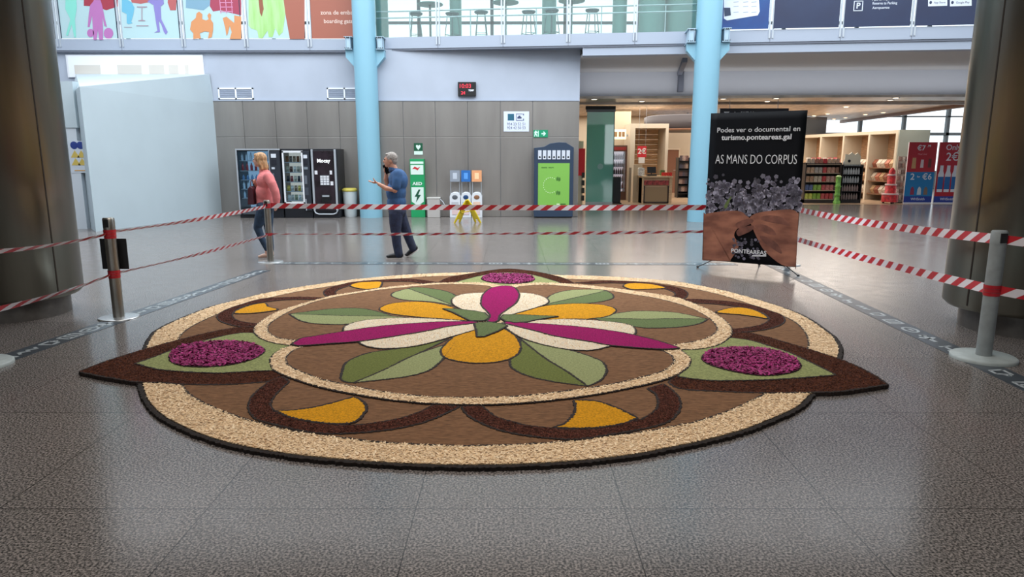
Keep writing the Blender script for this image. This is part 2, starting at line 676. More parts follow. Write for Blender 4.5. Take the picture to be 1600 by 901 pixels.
# wall piece left of it with the safety notice
mb = MB().bb(-12, c0.x - 0.55, c0.y + 0.6, c0.y + 0.8, 0, 2.22)
struct('wall_side', mb, mat('side_wall_paint', (200, 208, 216), 0.6))
mb = MB().bb(-12, c0.x - 0.5, c0.y + 0.58, c0.y + 0.8, 2.22, 3.2)
struct('wall_side_upper', mb, m_box)
# bright clerestory strip in the back wall
wa, wb = P(104, 86, WALLY), P(320, 115, WALLY)
mb = MB()
mb.bb(wa.x, wb.x, WALLY - .05, WALLY - .002, wb.z - 0.1, wa.z)
m_sky = mat('clerestory_daylight', (222, 228, 236), 0.5, emit=0.12)
wc = struct('window_5', mb, mat('reveal_white', (225, 228, 234), 0.6))
mb = MB().bb(wa.x + .05, wb.x - .05, WALLY - .06, WALLY - .05, wb.z - .1, wa.z - .04)
struct('pane', mb, m_sky, wc)
mb = MB()
for (a, b_) in ((118, 160), (185, 224), (234, 259), (265, 281), (290, 297)):
    pa, pb = P(a, 102, WALLY), P(b_, 116, WALLY)
    mb.bb(pa.x, pb.x, WALLY - .066, WALLY - .06, pb.z, pa.z)
struct('shutter', mb, mat('shutter_beige', (205, 200, 192), 0.7), wc)
mb = MB()

# ================================================================== FLOWER CARPET
CZ0 = 0.022
STEP = 0.0025
carpet = thing('flower_carpet', 'large round floral carpet of shavings and petals on the granite floor', 'carpet', (-0.2, 6.5, 0))

m_line = mat('dark_outline_bits', (34, 22, 16), 0.95, var=0.3, scale=60)
m_edge = mat('dark_edge_bits', (30, 20, 14), 0.95, var=0.3, scale=50)
m_cream = mat('cream_base', (230, 196, 152), 0.95, var=0.06, scale=90, bump=0.9, bscale=120)
m_creamf = mat('cream_flake', (232, 198, 154), 0.9, island=0.09, c2=(250, 226, 190))
m_brown = mat('brown_shavings', (120, 88, 64), 1.0, var=0.13, scale=60, bump=0.7, bscale=170, stretch=(0.35, 1.6, 1), spec=0.1)
m_band = mat('dark_bark', (70, 40, 30), 1.0, var=0.35, scale=55, bump=0.9, bscale=110, spec=0.1)
m_bandf = mat('dark_bark_flake', (78, 44, 36), 0.95, island=0.35, c2=(120, 70, 58), spec=0.1)
m_lobef = mat('red_bark_flake', (84, 48, 34), 0.95, island=0.3, c2=(112, 66, 44), spec=0.1)
m_sage = mat('sage_leafmeal', (136, 140, 92), 1.0, var=0.12, scale=70, bump=0.7, bscale=150, spec=0.1)
m_olive = mat('olive_leafmeal', (102, 108, 58), 1.0, var=0.10, scale=70, bump=0.7, bscale=150, spec=0.1)
m_lsage = mat('light_leafmeal', (140, 144, 100), 1.0, var=0.10, scale=70, bump=0.7, bscale=150, spec=0.1)
m_cgreen = mat('deep_leafmeal', (96, 108, 70), 1.0, var=0.10, scale=70, bump=0.7, bscale=150, spec=0.1)
m_yel = mat('yellow_shavings', (198, 138, 20), 0.95, var=0.12, scale=80, bump=0.8, bscale=150, spec=0.15)
m_wht = mat('ivory_petals', (220, 206, 182), 0.95, var=0.05, scale=80, bump=0.8, bscale=140)
m_mag = mat('magenta_shavings', (138, 10, 82), 0.95, var=0.16, scale=80, bump=0.8, bscale=140, spec=0.15)
m_magf = mat('magenta_petal_flake', (142, 16, 88), 0.8, island=0.35, c2=(186, 52, 132))

PATCH = []      # (name, world polygon Nx2, ztop)


def topoly(pts, smooth=True, step=5, close_px=None):
    w = [F(x, y, 0.03) for (x, y) in pts]
    q = [(p.x, p.y) for p in w]
    if smooth:
        q = catmull(q, step)
    return q


def spl(*segs):
    """join open smooth segments with sharp corners between them (pixels in, world out)"""
    out = []
    for s in segs:
        w = [F(x, y, 0.03) for (x, y) in s]
        c = catmull([(p.x, p.y) for p in w], 5, closed=False)
        if out and (Vector(out[-1]) - Vector(c[0])).length < 1e-4:
            c = c[1:]
        out += c
    if (Vector(out[-1]) - Vector(out[0])).length < 1e-4:
        out = out[:-1]
    return out


def resample(q, d, closed=True):
    q = [Vector(p) for p in q]
    if closed:
        q = q + [q[0]]
    L = [0]
    for a, b in zip(q[:-1], q[1:]):
        L.append(L[-1] + (b - a).length)
    n = max(8, int(L[-1] / d))
    out = []
    j = 0
    for i in range(n + (0 if closed else 1)):
        t = L[-1] * i / n
        while j < len(L) - 2 and L[j + 1] < t:
            j += 1
        k = (t - L[j]) / max(1e-9, L[j + 1] - L[j])
        out.append(q[j].lerp(q[j + 1], k))
    return out


def ribbon(mb, q, w, z0, z1, closed=True, d=0.011, jit=0.5):
    p = resample(q, d, closed)
    n = len(p)
    vs = []
    for i in range(n):
        a = p[(i - 1) % n] if closed or i > 0 else p[i]
        b = p[(i + 1) % n] if closed or i < n - 1 else p[i]
        t = (b - a)
        if t.length < 1e-7:
            t = Vector((1, 0))
        t.normalize()
        nn = Vector((t.y, -t.x))
        wl = w / 2 * (1 + random.uniform(-jit, jit))
        wr = w / 2 * (1 + random.uniform(-jit, jit) + (0.5 * jit if i % 2 else -0.3 * jit))
        za = z1 + random.uniform(-0.0014, 0.0004)
        l = p[i] - nn * wl
        r = p[i] + nn * wr
        vs += [(l.x, l.y, z0), (l.x, l.y, za - 0.001), (p[i].x, p[i].y, za + 0.001), (r.x, r.y, za - 0.001), (r.x, r.y, z0)]
    fs = []
    for i in range(n if closed else n - 1):
        j = (i + 1) % n
        for k in range(4):
            fs.append((i * 5 + k, j * 5 + k, j * 5 + k + 1, i * 5 + k + 1))
    mb.add(vs, fs)


def patch(name, q, m, layer, parent=carpet, line=0.020, label=None, z0=0.004, key=None):
    zt = CZ0 + STEP * layer
    mb = MB()
    mb.prism([(x, y, z0) for x, y in q], (0, 0, zt - z0))
    o = mk(name, mb, m, parent, world=True)
    if label:
        o['label'] = label
    if line:
        lb = MB()
        ribbon(lb, q, line, z0, zt + 0.0013)
        par = o if parent is carpet else parent
        lo = mk('outline', lb, m_line, par, world=True)
    PATCH.append((key or name, np.array(q), zt))
    return o


outer = [(785, 424), (840, 426.5), (880, 429), (940, 430.5), (1000, 434), (1054, 438.5), (1099, 446), (1147, 456.5), (1199, 471), (1240, 485), (1267, 498), (1297, 519), (1306.5, 528), (1314, 543),
         (1311, 560), (1300, 590), (1272, 613), (1247, 636), (1200, 657), (1160, 672), (1100, 688), (1043, 699.5), (1000, 708), (930, 717), (850, 723), (740, 726), (640, 724),
         (550, 718.5), (460, 710), (380, 697), (320, 681), (275, 662), (245, 644), (228, 625), (221, 608), (217, 585), (220, 562), (226, 542), (233, 527), (245, 514),
         (277, 498), (327, 478.5), (360, 470), (399, 460), (437, 452.5), (476, 446), (540, 437), (600, 431), (640, 428), (680, 426), (740, 424.5)]
qo = topoly(outer)
cen = np.array(qo).mean(0)
mb = MB()
mb.prism([(x, y, 0.001) for x, y in qo], (0, 0, 0.016))
base = mk('base_edge', mb, m_edge, carpet, world=True)
lb = MB()
ribbon(lb, qo, 0.03, 0.001, 0.0235, jit=0.5)
mk('outline', lb, m_edge, base, world=True)
# cream ring just inside the dark edge
qi = []
for (x, y) in qo:
    d = Vector((x - cen[0], y - cen[1]))
    d = d * (1 - 0.022 / d.length)
    qi.append((cen[0] + d.x, cen[1] + d.y))
patch('outer_ring', qi, m_cream, 1, line=0)
field = [(840, 432), (880, 435), (940, 437), (1000, 439.5), (1031, 442), (1078, 449.5), (1124, 459.5), (1155, 469), (1186, 479), (1217, 490), (1240, 501), (1255, 514),
         (1263, 529), (1262, 545), (1250, 575), (1222, 600), (1197, 613), (1150, 636), (1093, 656), (1040, 667), (1013, 672), (946, 680.5), (880, 688.5), (826, 692), (780, 694), (720, 695), (693, 694.5),
         (613, 690.5), (560, 685.5), (500, 678), (433, 667), (404, 659), (380, 652.5), (333, 635), (304, 620), (289, 608), (281, 590), (277, 560), (278, 535), (282, 523), (300, 509), (333, 493), (375, 477.5),
         (406, 468.5), (437.6, 460.5), (478, 452.5), (546, 442.5), (600, 436.5), (640, 433.5), (680, 431), (740, 429.5), (785, 430)]
patch('brown_field', topoly(field), m_brown, 2)

# ---- three pointed lobes
LB = {
    'L': (spl([(124, 580), (157, 567), (186.6, 557), (226.5, 545), (277, 531), (333, 517.5), (377, 510), (410, 505)],
              [(410, 505), (425, 540), (430, 570), (450, 591)],
              [(450, 591), (413, 596), (353, 600), (285, 599.5), (253, 597), (216, 596), (186.6, 592), (150.6, 585.5), (124, 580)]),
          spl([(212, 568), (246.5, 556), (277, 544), (300, 537.5), (350, 525), (387, 520), (420, 526), (460, 535)],
              [(460, 535), (462, 545), (440, 579)],
              [(440, 579), (400, 580), (347, 583), (320, 582.5), (280, 580.5), (242.5, 576.5), (212, 568)]),
          [(266, 557), (275, 546), (300, 538), (353, 534), (390, 537), (410, 545), (411, 552), (395, 562), (365, 570), (325, 574), (290, 573), (270, 567)]),
    'R': (spl([(1387, 600), (1366.5, 586), (1340, 572), (1310.5, 560), (1284, 551.5), (1264, 545), (1233, 536), (1183, 522), (1140, 514)],
              [(1140, 514), (1090, 540), (1080, 560), (1045, 597)],
              [(1045, 597), (1067, 607), (1133, 611), (1200, 613), (1267, 612), (1313, 610.5), (1353, 605), (1387, 600)]),
          spl([(1306, 586), (1280, 573), (1257, 562), (1233, 551), (1202, 541), (1178, 533.5), (1155, 529.5), (1130, 529), (1060, 543)],
              [(1060, 543), (1062, 555), (1060, 589)],
              [(1060, 589), (1100, 594), (1133, 595), (1200, 593.5), (1250, 590.5), (1306, 586)]),
          [(1098, 558), (1110, 549), (1135, 545), (1168, 544), (1210, 549), (1238, 559), (1250, 571), (1244, 580), (1220, 586), (1187, 587.5), (1150, 582), (1118, 574), (1101, 566)]),
    'T': (spl([(683, 442), (700, 433.5), (717, 430), (745, 425.5), (767, 422), (785, 420), (803, 420), (830, 423), (855, 427.5), (880, 434), (897, 442)],
              [(897, 442), (850, 445), (790, 449), (730, 445), (683, 442)]),
          spl([(708, 442), (736, 434.5), (751, 431), (767, 428), (792, 426), (821, 428), (836, 430.5), (855, 435.5), (876, 442)],
              [(876, 442), (830, 446), (790, 449), (750, 446), (708, 442)]),
          [(753, 436), (758, 431.5), (770, 429), (786, 428.4), (815, 429), (830, 432), (834.5, 437), (828, 441), (815, 443), (799, 443.8), (775, 442.5), (760, 440)]),
}
for k, (a, b_, c) in LB.items():
    lo = patch('pointed_lobe', a, m_band, 3, line=0.022, key='lobe')
    patch('lobe_infill', b_, m_sage, 5, parent=lo, line=0.021)
    o = patch('flower_oval', topoly(c), m_mag, 7, parent=lo, line=0.02, key='oval')
    o['label'] = 'magenta petal oval'

# ---- six arch bands with a yellow wedge each
AR = [
    ([(718, 635), (693, 647), (666.5, 658), (626.6, 668), (586.6, 673.5), (540, 677), (493, 676), (446.6, 667), (406.6, 657), (393, 648), (388.7, 636), (393, 620), (410, 604), (424, 594), (440, 588)],
     [(452, 596), (446, 601), (430.6, 616), (422.6, 629), (424, 637), (433, 644), (462.6, 655), (500, 661.5), (546.6, 664), (586.6, 660.5), (620, 654.6), (640, 649), (660, 641.5), (678, 632)],
     spl([(433, 642), (460, 641), (500, 634.6), (533, 626), (553, 620)], [(553, 620), (566, 627), (572, 636), (569, 646), (556, 658.5), (540, 662)], [(540, 662), (513, 662), (473, 656.5), (446.6, 650), (433, 642)])),
    ([(721, 635), (733, 650), (760, 664), (786.6, 673), (826.5, 680.5), (880, 686), (913, 685), (946.5, 679.5), (986.5, 673), (1026, 665), (1050, 654.5), (1062, 638.6), (1061, 622.6), (1049, 608), (1036, 600)],
     [(1012, 607), (1025, 616), (1029, 629), (1024, 641), (1006.5, 653), (993, 657.5), (946.6, 667.5), (920, 670.5), (880, 670), (826.5, 665), (800, 658.6), (773, 650), (753, 634)],
     spl([(897, 625.5), (930.6, 627), (960, 636), (980, 645), (996, 653)], [(996, 653), (980, 660), (946.6, 667), (906.6, 669.5), (866, 668)], [(866, 668), (882, 662), (893, 652), (899, 640), (897, 625.5)])),
    ([(1068, 467.5), (1090, 467.5), (1124, 469.5), (1155, 473), (1178.6, 477.5), (1202, 485), (1220.5, 492), (1226, 501), (1217, 508.5), (1194, 515), (1165, 518.5), (1140, 521)],
     [(1136, 514), (1150, 513.5), (1168, 511.6), (1190, 507), (1202, 499), (1194, 490), (1171, 482), (1140, 477.5), (1116.5, 475), (1080, 473)],
     [(1119, 488), (1132, 483), (1152, 480.5), (1171, 482.5), (1189, 489), (1200, 497.6), (1179, 494.5), (1155, 491.5), (1140, 490.4)]),
    ([(900, 441.5), (940, 438.8), (980, 439.3), (1010, 441.5), (1035, 445), (1060, 449.5), (1073, 456), (1073, 463), (1064, 469)],
     [(1046, 464), (1055, 461), (1052, 456), (1035, 450), (1010, 445.5), (975, 442.5), (945, 442), (925, 443.5)],
     [(974, 446.8), (983, 442.8), (1005, 442.9), (1025, 445.5), (1040, 450), (1017, 451.4), (987, 451.8)]),
    ([(522, 467), (508, 461), (507, 454), (517, 449), (535, 444), (556, 440), (600, 436.8), (645, 436), (684, 441)],
     [(662, 443), (640, 440), (600, 440), (556, 444), (540, 448), (527, 453), (524, 458), (535, 463.5)],
     [(547, 446.7), (558, 442), (575, 440.6), (595, 440.3), (596, 445), (590, 450.3), (567, 451.4)]),
    ([(505, 465), (470, 463.8), (445.4, 464.5), (409.7, 466.6), (378.6, 475), (353, 484), (340, 493), (344, 501), (363, 508), (383, 510.5), (400, 510)],
     [(405, 505), (391, 504.6), (372.5, 501), (363, 494.5), (366, 487), (383, 477.5), (411, 472), (453, 468), (492, 468)],
     [(365.5, 488), (380, 481), (399, 475.5), (414.4, 474), (419, 479), (434, 483.5), (420, 486.5), (399, 489), (375.5, 490)]),
]
for (a, b_, y) in AR:
    w = spl(a, b_)
    o = patch('arch_band', w, m_band, 4, line=0.018, key='band')
    yq = y if isinstance(y[0], tuple) and abs(y[0][0]) < 10 else topoly(y)
    patch('yellow_wedge', yq, m_yel, 5, parent=o, line=0.021)

# ---- inner cream ring (three lobes) and the brown ground inside it
ring = spl([(456, 541), (440, 546.5), (426.6, 556), (422.6, 566), (427, 577), (440, 585), (466.6, 595), (493, 603.5), (520, 610), (560, 617.5), (600, 624), (640, 628.5), (680, 631.5), (760, 633),
            (826.5, 629.5), (880, 624), (920, 618.5), (973, 609), (1026.5, 597), (1060, 585), (1076, 572), (1078, 562), (1071, 554), (1062, 547)],
           [(1062, 547), (1093, 545.8), (1121, 539.6), (1136.6, 530), (1143, 519.4), (1138, 507), (1121, 493), (1101, 482), (1070, 469.7), (1046, 463.5), (1000, 456.5), (950, 450), (900, 445), (853, 442.5), (817, 443.8), (795, 447)],
           [(795, 447), (783, 446.5), (761, 443), (730, 442), (680, 443), (640, 446), (600, 450), (562, 456), (523, 462), (492, 469.7), (461, 479), (434.5, 488), (414, 499), (400, 510), (398, 519.4), (406.6, 528.7), (425, 535.7), (456, 541)])
patch('inner_ring', ring, m_cream, 6, line=0.02)
GR = [spl([(476, 542.6), (460, 548), (449, 557), (446.6, 565), (453, 573.5), (473, 583), (500, 593), (533, 601), (560, 606.6), (600, 613.5), (640, 618.6), (680, 621.5), (760, 622.5), (813, 620),
           (853, 616), (893, 611), (920, 607.5), (960, 600.5), (1000, 591.5), (1033, 582), (1048, 573), (1053, 564), (1048, 556), (1036, 549.5)], [(1036, 549.5), (768, 508)], [(768, 508), (476, 542.6)]),
      spl([(1053, 540.5), (1093, 533), (1109, 527), (1119, 519.4), (1119.6, 511.6), (1109, 499), (1085, 485), (1054, 474), (1023, 466.6), (1000, 462.7), (950, 455), (900, 449.5), (850, 446), (817, 448), (805, 450.6)],
          [(805, 450.6), (772, 495)], [(772, 495), (1053, 540.5)]),
      spl([(772, 450.6), (761, 447.5), (750, 446.3), (720, 445), (680, 445.6), (640, 449), (600, 453), (546, 461), (500, 470.5), (468.7, 480.5), (445.4, 491.4), (425, 504), (418, 513), (420.6, 521), (434.5, 528.7), (453, 532), (468.7, 533)],
          [(468.7, 533), (772, 497)], [(772, 497), (772, 450.6)])]
for q in GR:
    patch('inner_ground', q, m_brown, 7)

# ---- six leaves, each of two halves
LV = [  # (half A outline pixels smooth segs) , (half B)
    ([(553, 600), (540, 598.5), (533, 594), (535, 582), (543, 567), (577, 553), (633, 545), (700, 532)], [(700, 532), (647, 557), (600, 580), (553, 600)], m_olive,
     [(553, 600), (617, 593), (653, 586.5), (673, 579), (690, 565), (700, 552), (712, 535)], [(712, 535), (647, 557), (600, 580), (553, 600)], m_lsage),
    ([(918, 605.5), (867, 598.6), (835, 592), (812, 584), (798, 574), (799, 560), (812, 545), (812, 530)], [(812, 530), (850, 560), (887, 583), (918, 605.5)], m_olive,
     [(918, 605.5), (937, 597), (947, 584), (945, 572), (933, 563), (900, 551.6), (850, 540), (812, 530)], [(812, 530), (850, 560), (887, 583), (918, 605.5)], m_lsage),
    ([(452, 491.8), (492, 486.8), (523, 483.5), (562, 483), (590, 488), (616, 496)], [(616, 496), (531, 494.5), (452, 491.8)], m_cgreen,
     [(452, 491.8), (468.7, 502), (492, 507), (531, 508.5), (562, 506), (600, 505), (650, 500)], [(650, 500), (616, 496), (531, 494.5), (452, 491.8)], m_lsage),
    ([(1106, 500), (1062, 490.6), (1031, 488), (993, 487.5), (963, 491), (925, 498)], [(925, 498), (1000, 500), (1050, 499.5), (1106, 500)], m_lsage,
     [(1106, 500), (1093, 507), (1062, 512.4), (1023, 514), (1000, 513), (950, 505), (925, 498)], [(925, 498), (1000, 500), (1050, 499.5), (1106, 500)], m_cgreen),
    ([(638, 452), (653, 450), (690, 454.5), (710, 461.5), (718, 470), (712, 480)], [(712, 480), (674, 465), (638, 452)], m_cgreen,
     [(638, 452), (616, 458), (613, 464), (633, 470), (677, 473), (712, 480)], [(712, 480), (674, 465), (638, 452)], m_lsage),
    ([(947, 455.5), (927, 453.5), (887, 455), (860, 463), (848, 478)], [(848, 478), (905, 465), (947, 455.5)], m_lsage,
     [(947, 455.5), (957, 461), (956, 468), (933, 473.5), (893, 477), (848, 478)], [(848, 478), (905, 465), (947, 455.5)], m_cgreen),
]
for (a1, a2, ma, b1, b2, mb_) in LV:
    o = patch('leaf', spl(a1, a2), ma, 8, key='leafA')
    patch('leaf_half', spl(b1, b2), mb_, 8.3, parent=o, key='leafB')['label'] = 'second half of the leaf in another green'

YP = [[(593, 484), (613, 475.5), (650, 473), (683, 476), (715, 485), (740, 505), (730, 503), (693, 500), (650, 496.7), (610, 491.5)],
      [(962, 488), (957, 481.7), (933, 477), (893, 476), (850, 480), (817, 489), (800, 495), (830, 502), (887, 500), (917, 500), (948, 496)],
      [(689, 551), (694, 542), (710, 528), (737, 515), (765, 508), (788, 516), (804, 526), (812, 538), (813, 549), (802.5, 560), (778, 567.5), (741, 569.5), (713, 566), (694, 560)]]
for q in YP:
    patch('yellow_petal', topoly(q), m_yel, 9)
WP = [[(740, 506), (683, 500.5), (633, 498.8), (600, 500), (570, 502.5), (546, 508.5), (537, 515), (541, 524), (559, 536), (572, 543), (600, 547), (650, 543), (700, 530), (750, 514)],
      [(790, 505), (850, 502), (883, 500.7), (933, 503), (977, 508), (992, 516), (990, 526), (970, 537), (950, 544), (917, 550), (867, 545), (817, 531), (790, 514)],
      [(773, 502), (750, 491), (727, 487), (710, 479), (706, 471), (714, 464), (730, 460.6), (757, 459), (811, 459), (830, 460.5), (845, 464), (856, 469.5), (855, 476), (836, 483), (805, 492)]]
for q in WP:
    patch('white_petal', topoly(q), m_wht, 10)
MP = [spl([(456, 541), (470, 532), (493, 528), (526, 522.6), (600, 512), (683, 506), (740, 505)], [(740, 505), (748, 507)], [(748, 507), (700, 513), (667, 520), (600, 531), (560, 536.5), (506, 540.5), (470, 543), (456, 541)]),
      spl([(790, 505.5), (833, 508), (900, 513), (960, 520.7), (1000, 528.5), (1033, 537), (1062, 547)], [(1062, 547), (1036, 548.6), (1000, 546.6), (953, 542.6), (920, 536.5), (867, 528), (833, 519), (788, 508)], [(788, 508), (790, 505.5)]),
      topoly([(766, 496), (760, 488), (752.5, 480), (752, 471), (756, 461), (767.5, 452.5), (786, 449), (802.5, 450.8), (810, 459), (811, 466), (806, 476), (792.5, 486), (781, 495), (779, 503), (770, 506), (762, 504)])]
for q in MP:
    patch('magenta_petal', q, m_mag, 12, key='mag')
CG = [[(692, 485), (712, 485.5), (742, 489), (758, 492), (765, 499), (757, 504), (736, 504.5), (724, 499), (708, 491)],
      [(786, 495), (805, 494.5), (840, 496), (872, 497.3), (836, 503), (824, 506), (805, 507.3), (790, 505), (782, 500)],
      [(741, 508), (763, 506.5), (783, 508.5), (793, 512), (778, 520.6), (757, 529), (745.6, 529.5), (744, 519)]]
for q in CG:
    patch('center_leaf', topoly(q, smooth=False), m_cgreen, 13)

# ---- loose material: chips laid over the coarse areas


def inside(q, x, y):
    q = np.asarray(q)
    c = np.zeros(len(x), bool)
    xj, yj = q[-1]
    for xi, yi in q:
        k = ((yi > y) != (yj > y))
        if k.any():
            xx = (xj - xi) * (y - yi) / (yj - yi + 1e-12) + xi
            c ^= k & (x < xx)
        xj, yj = xi, yi
    return c


def topmap(x, y):
    top = -np.ones(len(x), int)
    for i, (nm, q, zt) in enumerate(PATCH):
        bx = (x > q[:, 0].min()) & (x < q[:, 0].max()) & (y > q[:, 1].min()) & (y < q[:, 1].max())
        idx = np.nonzero(bx)[0]
        k = inside(q, x[idx], y[idx])
        top[idx[k]] = i
    return top


NS = 520000
sx_ = rng.uniform(qo_min := min(p[0] for p in qo) - 0.7, max(p[0] for p in qo) + 0.7, NS)
sy_ = rng.uniform(min(p[1] for p in qo) - 0.1, max(p[1] for p in qo) + 0.3, NS)
tp = topmap(sx_, sy_)
names = np.array([p[0] for p in PATCH] + ['none'])
nm_ = names[tp]
zt_ = np.array([p[2] for p in PATCH] + [0.0])[tp]


def flakes(sel, L, Wd, tilt, lift, m, parent, frac=1.0, name='loose_chips', arms=1):
    idx = np.nonzero(sel)[0]
    if frac < 1:
        idx = idx[rng.random(len(idx)) < frac]
    n = len(idx)
    if n == 0:
        return
    a = rng.uniform(0, 2 * PI, n)
    l = L * rng.uniform(0.6, 1.3, n) / 2
    w = Wd * rng.uniform(0.6, 1.3, n) / 2
    t = rng.uniform(-tilt, tilt, n)
    t2 = rng.uniform(-tilt, tilt, n)
    x, y = sx_[idx], sy_[idx]
    z = zt_[idx] + lift + np.abs(np.sin(t)) * l * 0.8
    ux, uy, uz = np.cos(a) * np.cos(t), np.sin(a) * np.cos(t), np.sin(t)
    vx, vy, vz = -np.sin(a), np.cos(a), np.sin(t2)
    V = np.empty((n, 4, 3))
    for k, (p, q) in enumerate(((-1, -0.6), (0.2, -1), (1, 0.3), (-0.3, 1))):
        V[:, k, 0] = x + ux * l * p + vx * w * q
        V[:, k, 1] = y + uy * l * p + vy * w * q
        V[:, k, 2] = z + uz * l * p + vz * w * q
    V[:, :, 2] = np.maximum(V[:, :, 2], 0.004)
    me = bpy.data.meshes.new(name)
    me.vertices.add(n * 4)
    me.vertices.foreach_set('co', V.ravel())
    me.loops.add(n * 4)
    me.loops.foreach_set('vertex_index', np.arange(n * 4, dtype=np.int32))
    me.polygons.add(n)
    me.polygons.foreach_set('loop_start', np.arange(0, n * 4, 4, dtype=np.int32))
    me.polygons.foreach_set('loop_total', np.full(n, 4, dtype=np.int32))
    me.update(calc_edges=True)
    me.materials.append(m)
    o = bpy.data.objects.new(name, me)
    COL.objects.link(o)
    o.parent = parent
    o.matrix_parent_inverse = (carpet.matrix_basis).inverted()
    o['kind'] = 'stuff'
    return o


flakes((nm_ == 'outer_ring') | (nm_ == 'inner_ring'), 0.026, 0.010, 0.28, 0.002, m_creamf, carpet, name='cream_petal_chips')
flakes(nm_ == 'oval', 0.034, 0.018, 0.5, 0.003, m_magf, carpet, name='magenta_petal_chips')
flakes(nm_ == 'band', 0.012, 0.006, 0.6, 0.001, m_bandf, carpet, name='bark_chips')
flakes(nm_ == 'lobe', 0.016, 0.005, 0.6, 0.001, m_lobef, carpet, name='red_bark_chips')
flakes(nm_ == 'white_petal', 0.012, 0.006, 0.5, 0.0005, m_creamf, carpet, frac=0.6, name='ivory_chips')

# ================================================================== PILLARS, COLUMNS
m_pillar = mat('pillar_steel', (122, 121, 112), 0.30, metal=1.0, var=0.06, scale=1.2, stretch=(3, 3, 0.25), bump=0.12, bscale=1.3)
m_plinth = mat('plinth_stone', (92, 88, 84), 0.35, metal=0.3, var=0.1, scale=8)


def pillar(loc, r, rp, label, cuts):
    t = thing('steel_pillar', label, 'pillar', loc)
    mb = MB()
    mb.lathe([(r - .04, 0.20), (r, 0.24), (r, 5.6)], 96)
    o = mk('cladding', mb, m_pillar, t)
    mb = MB()
    for a in cuts:
        c, s = math.cos(a), math.sin(a)
        mb.box((c * r, s * r, 2.9), (0.006, 0.012, 5.3), a)
    mk('seam', mb, mat('seam_dark', (62, 56, 50), 0.5, metal=0.5), t)
    mk('plinth', MB().lathe([(rp, 0), (rp, 0.21)], 64), m_plinth, t)
    return t


pillar((-5.15, 7.0, 0), 0.63, 0.50, 'huge round steel clad pillar at the left edge of the hall', (math.radians(-18), math.radians(-80)))
pillar((4.78, 6.4, 0), 0.61, 0.46, 'huge round steel clad pillar at the right edge behind the grey post', (math.radians(196), math.radians(-60)))

m_blue = mat('pale_blue_paint', (132, 180, 200), 0.35)
m_blue2 = mat('bracket_grey_blue', (170, 196, 212), 0.4)


def column(loc, r, label, rz):
    t = thing('support_column', label, 'column', loc)
    mk('shaft', MB().lathe([(r, 0), (r, 9.0)], 48), m_blue, t)
    R = Matrix.Rotation(rz, 3, 'Z')
    zb = 4.28
    for s in (-1, 1):
        mb = MB()       # sloped steel gusset under the beam
        x0, x1 = s * (r - .02), s * (r + 0.20)
        pts = [(x0, -.05, zb - 0.42), (x1, -.05, zb - 0.17), (x1, -.05, zb), (x0, -.05, zb)]
        mb.prism([R @ Vector(p) for p in pts], R @ Vector((0, 0.25, 0)))
        mk('gusset', mb, m_blue, t)
        mb = MB()       # twin channel beam end
        xa = s * (r + 0.11)
        for dx in (-.055, .055):
            mb.box(R @ Vector((xa + dx, 0.16, zb + 0.16)), (0.012, 0.6, 0.30), rz)
        mb.box(R @ Vector((xa, 0.16, zb + 0.015)), (0.20, 0.6, 0.02), rz)
        mb.box(R @ Vector((xa, 0.16, zb + 0.315)), (0.20, 0.6, 0.02), rz)
        mb.box(R @ Vector((xa, -.02, zb + 0.16)), (0.09, 0.2, 0.26), rz)
        b = mk('beam_end', mb, m_blue2, t)
        mb = MB()
        for dx in (-.075, -.02, .02, .075):
            for z in (zb + .04, zb + .30):
                mb.tube([R @ Vector((xa + dx, -.16, z)), R @ Vector((xa + dx, -.13, z))], 0.012, 6)
        mk('bolt', mb, m_dark, b)
    return t


column((-3.78, 18.62, 0), 0.295, 'tall pale blue round column in front of the vending machines', 0)
column((4.72, 17.45, 0), 0.30, 'tall pale blue round column behind the black banner', -0.115)

# ================================================================== POSTS AND TAPE
m_post = mat('post_steel', (150, 146, 138), 0.3, metal=0.85, var=0.06, scale=6)
m_base = mat('post_base_chrome', (190, 192, 192), 0.25, metal=0.7)
m_greyp = mat('post_grey_paint', (138, 144, 144), 0.5, var=0.05, scale=10)
m_greyb = mat('post_grey_base', (160, 168, 166), 0.5, var=0.05, scale=10)
m_blk = mat('black_plastic', (22, 22, 24), 0.45)


def post(loc, h, r, rb, label, mp, mbase, thick=0.012, rz=0.0):
    t = thing('barrier_post', label, 'barrier post', loc, rz)
    mk('base', MB().lathe([(rb, 0), (rb, thick * .7), (rb - .012, thick), (0.001, thick + .004)], 48), mbase, t)
    mk('pole', MB().lathe([(r, thick), (r, h - 0.10)], 24), mp, t)
    hd = mk('belt_head', MB().lathe([(r + .002, h - 0.105), (r + .002, h - .012), (r - .006, h)], 24), mp, t)
    mk('belt_slot', MB().box((0, -r + .002, h - .055), (r * .9, 0.012, 0.075)), m_blk, hd)
    return t


PL, PM, PR = F(186, 496), F(423, 409), F(1536, 560)
PLL = F(-34, 571)
tl = post(PL, 1.01, 0.052, 0.19, 'steel barrier post left of the carpet carrying a black board', m_post, m_base)
tmid = post(PM, 0.95, 0.048, 0.19, 'steel barrier post beyond the carpet in front of the woman', m_post, m_base)
tr = post(PR, 1.035, 0.056, 0.235, 'grey painted barrier post with broad base right of the carpet', m_greyp, m_greyb, 0.03)
tll = post(PLL, 1.0, 0.052, 0.235, 'pale disc base of a barrier post cut by the left photo edge', m_greyp, m_greyb, 0.03)
